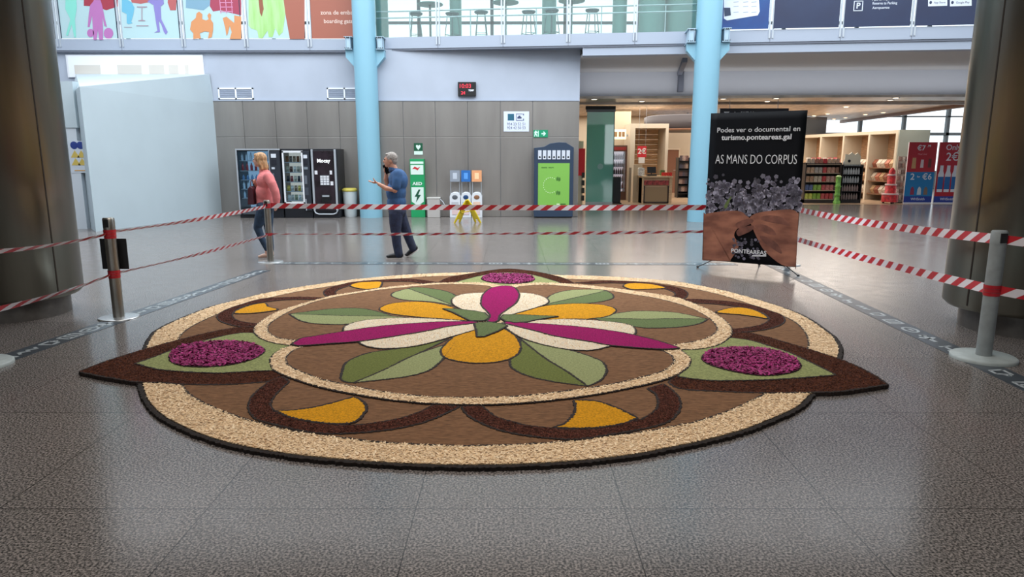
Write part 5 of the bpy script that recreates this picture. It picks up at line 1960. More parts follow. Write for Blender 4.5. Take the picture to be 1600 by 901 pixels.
lpoly([(330, -40), (377, -40), (377, 24), (360, 20), (345, 16), (333, 18), (328, 10)], 'red_shape', mat('ink_crimson', (160, 60, 84), .5), t, .014)
lpoly([(290.5, -20), (330, -20), (328, 8), (318, 16), (304, 14), (290.5, 12)], 'blue_shape', mat('ink_slate', (120, 158, 180), .5), t, .0145)
lpoly([(307, 21), (311, 18), (316, 22), (316, 30), (322, 32), (326, 30), (324, 24), (327, 20), (330, 23), (329, 30), (333, 36), (333, 46), (331, 58), (325, 60), (327, 50), (320, 49), (312, 52), (314, 60), (302, 61), (302, 52), (297, 46), (299, 34), (306, 28)],
      'orange_figure', m_or, t, .018)
lpoly([(348, 28), (354, 26), (361, 32), (366, 36), (366, 24), (377, 26), (377, 61), (359, 61), (362, 50), (359, 40), (356, 52), (354, 56), (352, 44), (350, 36)], 'orange_figure', m_or, t, .018)
e = MB()
for k in range(5):
    yy = -10 + k * 7
    a, b_ = P(344, yy, GL - .02), P(364, yy, GL - .02)
    e.bb(a.x, b_.x, GL - .021, GL - .019, a.z - .008, a.z + .008)
for x in (345, 363, 354):
    a, b_ = P(x, -12, GL - .02), P(x, 21, GL - .02)
    e.bb(b_.x - .008, b_.x + .008, GL - .021, GL - .019, b_.z, a.z)
mk('pink_lattice', e, mat('ink_pink', (222, 152, 190), .5), t, world=True)
t = lposter(388, 477, pale, 'poster with lime green figure beside an orange brown field')
m_lime, m_ob = mat('ink_lime', (152, 200, 118), .5, c2=(172, 212, 150), scale=3, stretch=(3, 1, .4)), mat('poster_terracotta', (160, 94, 76), .45)
lpoly([(388.5, -40), (442, -40), (446, 20), (442, 50), (436, 56), (430, 44), (426, 58), (420, 58), (418, 48), (410, 60), (404, 59), (402, 48), (392, 44), (388.5, 40)], 'lime_figure', m_lime, t, .014)
lpoly([(403, -10), (409, -10), (412, 14), (409, 26), (406, 20)], 'brown_shape', mat('ink_brown', (140, 84, 60), .5), t, .016)
lpoly([(438, -40), (476, -40), (476, 61), (453, 61), (446, 22)], 'terracotta_field', m_ob, t, .015)
t = lposter(487, 566, m_ob, 'orange brown poster with white lettering beside the blue column')
a = P(530, 20, GL - .014)
text('lettering', 'zona de embarque', .15, mat('poster_text', (222, 196, 184), .5), t, (P(501, 20, GL).x - t.location.x, -.014, P(501, 20, GL).z - t.location.z), align='LEFT', depth=.002, bold=.002)
text('lettering', 'boarding gates', .14, mat('poster_text', (222, 196, 184), .5), t, (P(506, 33.5, GL).x - t.location.x, -.014, P(506, 33.5, GL).z - t.location.z), align='LEFT', depth=.002, bold=.002)


def rposter(px0, px1, pyb, m, label):
    a, b_ = G(px0, pyb, .03), G(px1, pyb, .03)
    c = (a + b_) / 2
    t = thing('poster', label, 'poster', (c.x, c.y, ZF1 + .02), math.atan2(gdir.y, gdir.x))
    hw = (b_ - a).length / 2
    hw = Vector((b_.x - a.x, b_.y - a.y)).length / 2
    mk('sheet', MB().bb(-hw, hw, 0, .008, 0, 1.9), m, t)
    return t, hw


def RL(t, px, py):
    p = G(px, py, .03)
    d = Vector((p.x - t.location.x, p.y - t.location.y, 0))
    return d.dot(gdir), p.z - t.location.z


def rpoly(t, pts, name, m, off=.004):
    q = [RL(t, x, y) for x, y in pts]
    return mk(name, MB().prism([(u, -off, v) for u, v in q], (0, -.0015, 0)), m, t)


m_navy = mat('poster_navy', (38, 46, 74), .4, c2=(42, 57, 90), scale=.6)
m_nblue = mat('poster_blue', (36, 58, 118), .4, c2=(28, 88, 150), scale=.7)
m_pw = mat('poster_white', (214, 222, 232), .45)
t, hw = rposter(1120, 1200, 50, m_nblue, 'blue poster with a tilted white phone beside the right blue column')
rpoly(t, [(1131, -30), (1184, -30), (1187, 18), (1184, 24), (1136, 32), (1131, 29)], 'phone_screen', m_pw)
rpoly(t, [(1131, 12), (1141, 12), (1142, 24), (1132, 26)], 'dark_square', mat('ink_navy', (44, 56, 84), .5), .006)
for y in (3, 10, 19):
    for x in (1150, 1165, 1178):
        rpoly(t, [(x - 4, y), (x + 4, y - .6), (x + 4, y + .4), (x - 4, y + 1)], 'text_line', mat('ink_grey', (150, 160, 176), .5), .006)
t, hw = rposter(1208, 1310, 48, m_navy, 'plain navy blue poster, second from the right blue column')
t, hw = rposter(1318, 1421, 46, m_navy, 'navy blue poster with a white parking symbol')
m_ol = mat('poster_ink', (206, 214, 226), .5)
u0, v0 = RL(t, 1333, 17.5)
u1, v1 = RL(t, 1349, 1)
e = MB()
lw = .018
e.bb(u0, u1, -.006, 0, v0, v0 + lw).bb(u0, u1, -.006, 0, v1 - lw, v1).bb(u0, u0 + lw, -.006, 0, v0, v1).bb(u1 - lw, u1, -.006, 0, v0, v1)
mk('symbol_frame', e, m_ol, t)
text('lettering', 'P', (v1 - v0) * .8, m_ol, t, ((u0 + u1) / 2, -.004, (v0 + v1) / 2), depth=.002, bold=.004)
for (y, s) in ((-1, 'Aparca mejor'), (5.5, 'Reserva tu Parking'), (12.5, 'Aeropuertos')):
    u, v = RL(t, 1363, y)
    text('lettering', s, .082, m_ol, t, (u, -.004, v), align='LEFT', depth=.001, bold=.001, sx=.9)
t, hw = rposter(1429, 1532, 44, m_navy, 'navy blue poster with two white badges beside the right pillar')
for (x0, x1) in ((1450, 1480), (1484, 1518)):
    b = rpoly(t, [(x0, -2), (x1, -3), (x1, 9), (x0, 10)], 'badge', m_pw)
    u, v = RL(t, (x0 + x1) / 2 + 3, 4)
    text('lettering', 'App Store' if x0 == 1450 else 'Google Play', .065, mat('ink_navy', (44, 56, 84), .5), t, (u, -.0065, v), depth=.001, sx=.95)
    u, v = RL(t, x0 + 4, 4)
    mk('badge_mark', MB().ell((u, -.006, v), (.03, .002, .035), 12, 8), mat('ink_navy', (44, 56, 84), .5), t)

# ================================================================== GALLERY LOUNGE
GZ = 4.565
rail = thing('handrail', 'two bar handrail behind the gallery glass', 'handrail', (G(590, 20).x, G(590, 20).y, GZ))
for z, dz in ((0.56, 0), (0.72, 0)):
    a, b_ = G(588, 20, -.14), G(1090, 20, -.14)
    mk('rail', MB().tube([(a.x, a.y, GZ + z), (b_.x, b_.y, GZ + z)], .018, 8), m_mull, rail, world=True)
for px in (640, 735, 838, 940, 1040):
    a = G(px, 20, -.14)
    mk('rail_post', MB().tube([(a.x, a.y, GZ), (a.x, a.y, GZ + .72)], .014, 8), m_mull, rail, world=True)


def stool(loc, rz, label):
    t = thing('bar_stool', label, 'bar stool', loc, rz, 'bar stools behind the gallery glass')
    m = mat('stool_grey', (92, 110, 112), .5)
    mk('seat', MB().lathe([(.16, .70), (.18, .72), (.18, .75), (.02, .76)], 16), mat('stool_seat', (70, 90, 94), .5), t)
    for k in range(4):
        a = PI / 4 + k * PI / 2
        mk('leg', MB().tube([(.22 * math.cos(a), .22 * math.sin(a), 0), (.13 * math.cos(a), .13 * math.sin(a), .71)], .012, 6), m, t)
    pts = [(.19 * math.cos(PI / 4 + k * PI / 2), .19 * math.sin(PI / 4 + k * PI / 2), .2) for k in range(5)]
    mk('footrest', MB().tube(pts, .009, 6), m, t)
    return t


for i, (px, rz) in enumerate(((650, .2), (707, .9), (752, .1), (826, .4), (862, .8), (925, .2))):
    g = G(px, 40, -.55 - .1 * (i % 2))
    stool((g.x, g.y, GZ), rz, 'grey four legged bar stool, %s from the left behind the gallery glass' % ('first', 'second', 'third', 'fourth', 'fifth', 'sixth')[i])
for i, px in enumerate((672, 790, 893)):
    g = G(px, 20, -1.0)
    t = thing('bar_table', 'round high bar table, %s from the left behind the gallery glass' % ('first', 'second', 'third')[i], 'bar table', (g.x, g.y, GZ))
    mk('tabletop', MB().lathe([(.34, 1.03), (.35, 1.04), (.35, 1.06), (.02, 1.065)], 24), mat('table_green', (92, 128, 126), .5), t)
    mk('pedestal', MB().tube([(0, 0, .02), (0, 0, 1.03)], .03, 10), mat('stool_grey', (92, 110, 112), .5), t)
    mk('foot', MB().lathe([(.22, 0), (.22, .015), (.03, .03)], 20), mat('stool_grey', (92, 110, 112), .5), t)
for i, (px, off, w, h_) in enumerate(((597, -1.6, .35, 3.0), (712, -2.4, .34, 3.0), (858, -3.2, .42, 3.0), (968, -2.4, .4, 3.0), (1018, -2.0, .7, 3.0), (1062, -2.3, .9, 3.0))):
    g = G(px, 30, off)
    t = thing('lounge_pillar', 'greenish %s seen through the gallery glass, %s from the left' % ('slim pillar' if w < .5 else 'broad pillar', ('first', 'second', 'third', 'fourth', 'fifth', 'sixth')[i]), 'pillar', (g.x, g.y, GZ))
    mk('shaft', MB().lathe([(w / 2, 0.012), (w / 2, h_)], 20), mat('lounge_green', (116, 150, 146), .5), t)
    mk('collar', MB().lathe([(w / 2 + .015, 0), (w / 2 + .015, .12)], 20), m_mull, t)

# ================================================================== SHOP
m_gg2 = glass('green_glass', (130, 200, 182), .4)
_nt = m_gg2.node_tree
_d = _nt.nodes.new('ShaderNodeBsdfDiffuse')
_d.inputs[0].default_value = rgb((150, 226, 208))
_m = _nt.nodes.new('ShaderNodeMixShader')
_m.inputs[0].default_value = 0.5
_o = [n for n in _nt.nodes if n.type == 'OUTPUT_MATERIAL'][0]
_s = _o.inputs[0].links[0].from_socket
_nt.links.new(_s, _m.inputs[1])
_nt.links.new(_d.outputs[0], _m.inputs[2])
_nt.links.new(_m.outputs[0], _o.inputs[0])
DYY = 23.75
x0, x1 = P(915, 300, DYY).x, P(957, 300, DYY).x
zt = P(935, 172, DYY).z
dr_ = MB()
t = thing('glass_door', 'tall green tinted glass door leaf at the shop entrance', 'glass door', ((x0 + x1) / 2, DYY, 0))
w = x1 - x0
mk('glass_leaf', MB().bb(-w / 2, w / 2, -.01, .01, .08, zt - .06), m_gg2, t)
mk('top_rail', MB().bb(-w / 2 - .03, w / 2 + .02, -.05, .05, zt - .06, zt + .02), mat('rail_grey', (120, 124, 126), .4, metal=.5), t)
mk('bottom_rail', MB().bb(-w / 2, w / 2, -.03, .03, 0.0, .08), mat('rail_pale', (180, 190, 188), .4, metal=.4), t)
mk('header_box', MB().bb(-w / 2 - .05, w / 2 + .02, -.08, .1, zt + .02, zt + .13), m_blk, t)
mk('side_rail', MB().bb(w / 2 - .012, w / 2 + .012, -.02, .02, .08, zt - .06), mat('rail_green', (70, 110, 100), .4), t)
mk('door_disc', MB().ell((0.02, -.014, P(935, 260, DYY).z), (.10, .003, .10), 20, 8), mat('disc_pale', (150, 190, 184), .5), t)
# second leaf slid behind it, slightly right
x0, x1 = P(901, 250, 24.1).x, P(914, 250, 24.1).x
zt, zb = P(907, 232, 24.1).z, P(907, 274, 24.1).z
t = thing('display_board', 'bright red board on a stand at the corner of the steel wall', 'display board', ((x0 + x1) / 2, 24.1, 0))
w = x1 - x0
mk('board', MB().bb(-w / 2, w / 2, -.02, .02, zb, zt), mat('board_red', (236, 24, 40), .45), t)
mk('post', MB().bb(-w / 2 - .0, w / 2 - .06, .02, .08, 0, zt + .25), mat('stand_cream', (214, 200, 176), .5), t)
for k in range(4):
    mk('leaflet_pocket', MB().bb(w / 2 - .10, w / 2, -.03, .02, .1 + k * .26, .28 + k * .26), mat('pocket_dark', (58, 54, 56), .5), t)


def stand(px0, px1, pyt, Y):
    x0, x1 = P(px0, (pyt + 318) / 2, Y).x, P(px1, (pyt + 318) / 2, Y).x
    return (x0 + x1) / 2, x1 - x0, P((px0 + px1) / 2, pyt, Y).z


cx, w, h_ = stand(957.5, 970, 276, 23.9)
t = thing('security_pedestal', 'black upright security pedestal right of the green glass door', 'pedestal', (cx, 23.9, 0))
mk('column', MB().bb(-w / 2, w / 2, 0, .12, .04, h_), m_blk, t, bev=.02)
mk('foot', MB().bb(-w / 2 - .03, w / 2 + .03, -.04, .18, 0, .04), m_blk, t)

cx, w, h_ = stand(956, 979, 227, 26.2)
t = thing('drinks_fridge', 'tall brown framed drinks fridge with lit shelves', 'fridge', (cx, 26.2, 0))
e = MB()
e.bb(-w / 2, w / 2, 0, .7, 0, .3).bb(-w / 2, w / 2, 0, .7, h_ - .22, h_).bb(-w / 2, -w / 2 + .05, 0, .7, .3, h_ - .22).bb(w / 2 - .05, w / 2, 0, .7, .3, h_ - .22).bb(-w / 2, w / 2, .65, .7, .3, h_ - .22)
mk('cabinet', e, mat('fridge_brown', (96, 66, 56), .4), t)
mk('interior', MB().bb(-w / 2 + .05, w / 2 - .05, .6, .64, .3, h_ - .22), mat('fridge_light', (240, 206, 204), .5, emit=.7), t)
mk('name_band', MB().bb(-w / 2 + .04, w / 2 - .04, -.01, 0, h_ - .17, h_ - .06), mat('band_red', (150, 44, 44), .5), t)
mk('door_glass', MB().bb(-w / 2 + .05, w / 2 - .05, .01, .015, .3, h_ - .22), m_vglass, t)
for k in range(5):
    z = .42 + k * .27
    mk('shelf', MB().bb(-w / 2 + .05, w / 2 - .05, .1, .6, z - .015, z), m_vgrey, t)
    for i in range(5):
        c = ((170, 70, 70), (190, 140, 140), (120, 80, 84), (206, 170, 170), (150, 60, 60))[k]
        bottle('bottle', (cx - w / 2 + .12 + (w - .24) * i / 4, 26.2 + .2, z), .2, .035, c, c, 'bottle on the %s shelf of the brown shop fridge' % ordn[4 - k], 'bottles on the %s fridge shelf' % ordn[4 - k])
a, b_ = P(957, 202, 26.15), P(978, 217.5, 26.15)
t = thing('menu_board', 'small lit cream menu board above the drinks fridge', 'menu board', ((a.x + b_.x) / 2, 26.15, b_.z))
hw, hh = (b_.x - a.x) / 2, a.z - b_.z
mk('panel', MB().bb(-hw, hw, -.02, .02, 0, hh), mat('menu_cream', (250, 240, 214), .5, emit=.6), t)
mk('bracket', MB().bb(-hw - .2, hw + .12, .02, .06, hh * .3, hh * .5), m_vgrey, t)
for k in (-.5, .1, .6):
    mk('menu_picture', MB().bb(hw * k - .05, hw * k + .05, -.024, -.02, hh * .25, hh * .75), mat('menu_brown', (176, 136, 96), .5), t)
# cream wall behind the fridge and menu board, and the open niche beside it
struct('wall_shop_front', MB().bb(P(940, 250, 27.2).x, P(984, 250, 27.2).x, 27.2, 27.4, 0, 3.35), mat('shop_cream', (206, 190, 166), .6))
NY = 25.6
xa, xb = P(984, 250, NY).x, P(1043, 250, NY).x
zt = P(1015, 193, NY).z
t = thing('shop_niche', 'cream framed timber niche behind the shop counter', 'shop fitting', ((xa + xb) / 2, NY, 0))
w = xb - xa
m_nf = mat('niche_cream', (224, 210, 188), .55)
mk('side_panel', MB().bb(-w / 2, -w / 2 + .17, 0, 1.4, 0, zt), m_nf, t)
mk('side_panel', MB().bb(w / 2 - .10, w / 2, 0, 1.4, 0, zt), m_nf, t)
mk('top_panel', MB().bb(-w / 2 + .17, w / 2 - .10, 0, 1.4, zt - .16, zt), m_nf, t)
e = MB()
n_ = 14
for k in range(n_):
    z0 = (zt - .16) * k / n_
    e.bb(-w / 2 + .17, w / 2 - .10, 1.3, 1.4, z0 + .006, (zt - .16) * (k + 1) / n_ - .006)
mk('slatted_back', e, mat('niche_timber', (198, 160, 118), .5, var=.1, scale=4, stretch=(1, 1, 8)), t)
# red hanging sign
a, b_ = P(994.5, 228, 25.5), P(1011, 255, 25.5)
t = thing('hanging_sign', 'red and white offer sign hanging in front of the timber niche', 'sign', ((a.x + b_.x) / 2, 25.5, b_.z))
hw, hh = (b_.x - a.x) / 2, a.z - b_.z
mk('upper_panel', MB().bb(-hw * .8, hw * .8, -.01, .01, hh * .35, hh), mat('offer_red', (214, 50, 58), .5), t)
mk('lower_panel', MB().bb(-hw * .55, hw * .55, -.01, .01, 0, hh * .35), mat('offer_white', (240, 236, 230), .5), t)
text('lettering', '2€', .26, mat('offer_white', (240, 236, 230), .5), t, (0, -.012, hh * .68), depth=.002, bold=.006)
mk('cord', MB().tube([(-hw * .6, 0, hh), (-hw * .6, 0, 3.35 - b_.z)], .004, 4), m_vgrey, t)
mk('cord', MB().tube([(hw * .6, 0, hh), (hw * .6, 0, 3.35 - b_.z)], .004, 4), m_vgrey, t)
# beige screen with vertical words
cx, w, h_ = stand(989.5, 1002.5, 257, 24.9)
t = thing('screen_panel', 'low beige screen with vertical lettering left of the counter', 'screen', (cx, 24.9, 0))
mk('panel', MB().bb(-w / 2, w / 2, 0, .05, 0, h_), mat('screen_beige', (190, 172, 146), .55), t, bev=.004)
text('lettering', 'BIENVENIDO', .10, mat('screen_ink', (150, 130, 106), .5), None, (0, 0, 0), depth=.001)
tx = bpy.data.objects[-1] if False else [o for o in COL.objects if o.name.startswith('lettering')][-1]
tx.data.transform(Matrix.Translation((0, -.003, h_ * .5)) @ Matrix.Rotation(PI / 2, 4, 'Y'))
tx.parent = t
mk('side_post', MB().bb(-w / 2 - .16, -w / 2 - .08, .0, .08, 0, h_ * .92), mat('post_taupe', (150, 134, 116), .5), t)
# counter
CY = 24.1
cx, w, h_ = stand(1003.5, 1050, 275, CY)
t = thing('shop_counter', 'light wood till counter with red strip under its top', 'counter', (cx, CY, 0))
m_lw2 = mat('counter_wood', (212, 180, 140), .45, var=.06, scale=4, stretch=(1, 1, 6))
e = MB()
e.bb(-w / 2, -w / 2 + .05, 0, .7, 0, h_ - .06).bb(w / 2 - .10, w / 2, 0, .7, 0, h_ - .06).bb(-w / 2, w / 2, .1, .7, 0, h_ - .06)
mk('body', e, m_lw2, t)
mk('worktop', MB().bb(-w / 2 - .02, w / 2 + .02, -.02, .72, h_ - .06, h_), m_lw2, t, bev=.006)
mk('front_panel', MB().bb(-w / 2 + .10, w / 2 - .14, .06, .1, .06, h_ * .60), mat('panel_tan', (168, 140, 104), .5), t)
e = MB()
e.bb(-w / 2 + .05, -w / 2 + .10, .03, .1, .02, h_ * .64).bb(w / 2 - .14, w / 2 - .10, .03, .1, .02, h_ * .64).bb(-w / 2 + .05, w / 2 - .10, .03, .1, .02, .06)
mk('dark_frame', e, mat('frame_brown', (66, 50, 44), .5), t)
mk('red_strip', MB().bb(-w / 2 + .06, w / 2 - .12, .02, .1, h_ * .68, h_ * .84), mat('strip_red', (158, 62, 58), .5, var=.3, scale=18), t)
ctop = h_
reg = thing('till', 'black card till on the wooden shop counter', 'till', (cx - .15, CY + .3, ctop))
mk('base', MB().bb(-.16, .16, -.12, .12, 0, .06), m_blk, reg, bev=.01)
e = MB().box((0, .04, .2), (.30, .03, .22), M=Matrix.Rotation(-.3, 3, 'X'))
mk('display', e, m_blk, reg)
mk('neck', MB().tube([(0, .05, .05), (0, .05, .16)], .02, 8), m_blk, reg)
for i in range(4):
    pack('sweet_box', (cx + .22 + i * .09, CY + .2, ctop), (.08, .1, .12), (204, 48, 40), 'small red sweet box in the row on the shop counter', 'red sweet boxes on the counter', 'box')
pack('sweet_tub', (cx + .25, CY + .42, ctop), (.14, .14, .2), (92, 132, 72), 'green tub behind the red sweet boxes on the counter', None, 'tub')
pack('cardboard_box', (cx - .52, CY + .3, ctop), (.2, .2, .28), (228, 222, 214), 'white carton at the left end of the shop counter', None, 'box')
# door in the back wall, magazine rack, dark canopy
Yb = 31.48
a, b_ = P(1043, 234, Yb), P(1057.5, 300, Yb)
d = struct('door_1', MB().bb(a.x, b_.x, Yb - .04, Yb, 0, a.z), mat('door_brown', (134, 92, 70), .5))
e = MB()
e.bb(a.x - .06, a.x, Yb - .06, Yb, 0, a.z + .07).bb(b_.x, b_.x + .06, Yb - .06, Yb, 0, a.z + .07).bb(a.x, b_.x, Yb - .06, Yb, a.z, a.z + .07)
struct('door_frame', e, m_nf, d)
mk('door_handle', MB().tube([(b_.x - .1, Yb - .1, 1.0), (b_.x - .22, Yb - .1, 1.0)], .012, 6), m_vgrey, d)
cx, w, h_ = stand(1059, 1078, 246, 27.5)
t = thing('magazine_rack', 'dark magazine rack at the back of the shop beside the blue column', 'rack', (cx, 27.5, 0))
e = MB()
e.bb(-w / 2, -w / 2 + .04, 0, .45, 0, h_).bb(w / 2 - .04, w / 2, 0, .45, 0, h_).bb(-w / 2, w / 2, .42, .45, 0, h_)
mk('frame', e, m_blk, t)
for k in range(5):
    mk('shelf', MB().box((0, .2, .2 + k * .3), (w - .08, .3, .02), M=Matrix.Rotation(.35, 3, 'X')), m_blk, t)
    for i in range(3):
        c = ((70, 60, 62), (150, 130, 120), (96, 70, 66), (60, 60, 74))[(i + k) % 4]
        pack('magazine', (cx - w / 2 + .14 + i * (w - .28) / 2, 27.5 + .12, .24 + k * .3), (.15, .02, .2), c, 'magazine on the %s shelf of the dark rack' % ordn[4 - k], 'magazines on the %s rack shelf' % ordn[4 - k], 'magazine')
g = P(1066, 207, 27.0)
t = thing('round_canopy', 'dark curved canopy hanging over the back of the shop', 'canopy', (g.x + .7, 29.1, 2.62))
mk('drum', MB().lathe([(1.6, 0), (1.75, .1), (1.75, .55), (1.6, .6)], 40), mat('canopy_charcoal', (70, 66, 70), .5), t)
mk('rim', MB().lathe([(1.62, -.01), (1.78, .0), (1.78, .06)], 40, cap=False), mat('rim_copper', (140, 104, 84), .4), t)
mk('hanger', MB().tube([(0, 0, .6), (0, 0, .8)], .05, 8), m_vgrey, t)
# hanging shop sign behind the banner
HY = 22.35
a, b_ = P(1124, 169.5, HY), P(1229, 200, HY)
t = thing('hanging_sign', 'long black hanging sign with white marks just above the banner', 'sign', ((a.x + b_.x) / 2, HY, b_.z))
hw, hh = (b_.x - a.x) / 2, a.z - b_.z
mk('box', MB().bb(-hw, hw, -.08, .08, 0, hh), mat('sign_navy_black', (18, 20, 34), .4), t, bev=.004)
mk('arrow', MB().prism([(-hw + .12, -.082, hh - .10), (-hw + .30, -.082, hh - .10), (-hw + .21, -.082, hh - .22)], (0, -.003, 0)), m_pw, t)
mk('arrow', MB().prism([(-hw + .42, -.082, hh - .20), (-hw + .52, -.082, hh - .20), (-hw + .47, -.082, hh - .09)], (0, -.003, 0)), m_pw, t)
text('lettering', 'SAIDAS', .13, m_pw, t, (-hw + .86, -.082, hh - .15), depth=.002, bold=.003)
mk('hanger', MB().tube([(-hw * .7, 0, hh), (-hw * .7, 0, ZL - b_.z)], .01, 6), m_vgrey, t)
mk('hanger', MB().tube([(hw * .7, 0, hh), (hw * .7, 0, ZL - b_.z)], .01, 6), m_vgrey, t)

# ceiling downlights: canopy row and shop ceiling
m_lamp = mat('lamp_warm', (255, 236, 206), .5, emit=5.0)
li = 0
for (px, py, z) in ((931, 153, ZB - .07), (1003, 158, ZB - .07), (1130, 154, ZB - .07), (1228, 150, ZB - .07), (1199, 158, ZB - .07), (1391, 156, ZB - .07), (1435, 147, ZB - .07),
                    (1012, 189, 3.35), (1034, 182, 3.35), (1074, 186, 3.35), (1272, 181, 3.35), (1293, 178, 3.35), (1297, 187, 3.35), (1321, 184, 3.35), (1322, 167, 3.35), (1352, 179, 3.35), (1380, 176, 3.35)):
    g = F(px, py, z)
    if z < 3.35 + .0001 and z == 3.35 and g.y < 24:
        g.y = 24.3
    g.y = min(g.y, 34.0)
    if z != 3.35:
        g.y = max(g.y, B0.y - .12 + (B1.y - B0.y) / (B1.x - B0.x) * (g.x - B0.x) + .16)
    where = 'in the metal canopy over the shop entrance' if z != 3.35 else 'in the shop ceiling'
    side = 'left of the right blue column' if px < 1100 else 'right of the right blue column'
    t = thing('downlight', 'lit downlight %s, %s' % (where.replace(' over the shop entrance', ''), side), 'ceiling light', (g.x, g.y, z), 0, 'downlights %s, %s' % (where, side))
    mk('lens', MB().lathe([(.09, -.012), (.09, -.004)], 16), m_lamp, t)
    mk('ring', MB().lathe([(.09, 0), (.09, -.016), (.12, -.016), (.12, 0)], 16, cap=False), m_vgrey, t)
    li += 1

# ---- timber wall unit along the right of the shop
UA, UB = Vector((13.55, 24.8, 0)), Vector((12.75, 31.2, 0))
ud = (UB - UA).normalized()
uL = (UB - UA).length
un = Vector((-ud.y, ud.x, 0))          # towards the shop floor (left)
rz = math.atan2(ud.y, ud.x)
t = thing('shelving_unit', 'long cream wall unit of tall open bays on the right of the shop', 'shelving', (UA.x, UA.y, 0), rz)
# local: x along the unit, +y towards the shopper, depth to -y
UH = 2.52
m_uw = mat('unit_cream', (206, 194, 172), .55)
m_ui = mat('unit_timber', (176, 138, 104), .55, var=.1, scale=4, stretch=(1, 1, 6))
mk('back_panel', MB().bb(0, uL, -.80, -.74, 0, UH), m_ui, t)
mk('top_panel', MB().bb(0, uL, -.8, 0, UH - .12, UH), m_uw, t)
mk('end_panel', MB().bb(-.06, 0, -1.15, 0.02, 0, UH), mat('end_sage', (186, 192, 178), .55), t)
nb = 4
for k in range(nb + 1):
    x = uL * k / nb
    mk('divider', MB().bb(x - .05, x + .05 if k else x + .12, -.74, .02, 0, UH - .12), m_uw, t)
lev = (.25, .72, 1.2)
for k in range(nb):
    xa, xb = uL * k / nb + .12, uL * (k + 1) / nb - .05
    for z in lev:
        mk('shelf', MB().bb(xa, xb, -.73, -.05, z - .03, z), mat('shelf_brown', (120, 84, 60), .5), t)
for k in range(4):
    xa, xb = uL * k / nb + .12, uL * (k + 1) / nb - .05
    for li_, z in enumerate(lev):
        for i in range(6):
            c = ((196, 160, 120), (206, 190, 170), (150, 90, 70), (190, 120, 96), (222, 206, 186))[(i * 3 + k + li_) % 5]
            u = xa + .12 + (xb - xa - .24) * i / 5
            p = UA + ud * u + un * -.22
            pack('bag_of_sweets', (p.x, p.y, z), (.22, .16, .30), c, 'bag of sweets on the %s shelf of bay %s of the cream wall unit' % (('bottom', 'middle', 'top')[li_], ('one, nearest', 'two', 'three', 'four')[k]),
                 'sweet bags on the %s shelf of bay %d' % (('bottom', 'middle', 'top')[li_], k + 1), 'bag', rz=rz + PI, shape='bag')
g0_, g1_ = P(1258, 190, 31.0), P(1294, 217, 31.0)
t = thing('dark_screen', 'dark boxed screen above the far end of the cream wall unit', 'screen', ((g0_.x + g1_.x) / 2, 31.45, UH))
hw = (g1_.x - g0_.x) / 2
mk('housing', MB().bb(-hw, hw, -.2, .1, 0, 3.3 - UH), mat('rack_dark', (52, 44, 42), .5), t, bev=.02)
mk('screen', MB().bb(-hw + .06, hw - .06, -.21, -.2, .08, 3.2 - UH), m_blk, t)
# ---- gondola with coloured goods
gY = 24.35
cx, w, h_ = stand(1257, 1313, 254, gY)
t = thing('display_shelf', 'dark framed shelf of colourful goods just right of the banner', 'display shelf', (cx, gY, 0))
e = MB()
e.bb(-w / 2, -w / 2 + .04, 0, .5, 0, h_).bb(w / 2 - .04, w / 2, 0, .5, 0, h_).bb(-w / 2, w / 2, .46, .5, 0, h_).bb(-w / 2, w / 2, 0, .5, 0, .12)
mk('frame', e, mat('rack_dark', (52, 44, 42), .5), t)
pal = [[(196, 200, 92), (140, 176, 70), (204, 92, 92), (196, 80, 84), (170, 160, 150)], [(96, 110, 150), (150, 190, 90), (206, 96, 100), (214, 130, 126), (120, 90, 84)],
       [(190, 150, 120), (206, 190, 170), (200, 70, 74), (206, 160, 150), (180, 140, 110)], [(206, 170, 140), (190, 180, 170), (206, 84, 84), (196, 150, 130), (150, 110, 90)], [(206, 186, 166), (176, 120, 100), (196, 60, 66), (206, 176, 150), (190, 160, 140)]]
for k in range(5):
    z = .14 + k * .30
    mk('shelf', MB().bb(-w / 2 + .04, w / 2 - .04, 0, .46, z - .02, z), mat('shelf_pale', (196, 176, 152), .5), t)
    for i in range(8):
        c = pal[k][i * 5 // 8]
        pack('product_box', (cx - w / 2 + .12 + (w - .24) * i / 7, gY + .12, z), (.12, .12, .19), c, 'product box on the %s shelf of the dark framed display' % ordn[4 - k], 'product boxes on the %s display shelf' % ordn[4 - k], 'box')
for i in range(6):
    pack('gift_bag', (cx - w / 2 + .15 + (w - .3) * i / 5, gY + .2, h_ - .02), (.14, .1, .2), ((206, 190, 170), (180, 96, 84), (200, 60, 66))[i % 3], 'small bag standing on top of the dark framed display', 'bags on top of the dark display', 'bag', shape='bag')
mk('top_board', MB().bb(-w / 2, w / 2, 0, .5, h_ - .04, h_ - .02), mat('rack_dark', (52, 44, 42), .5), t)
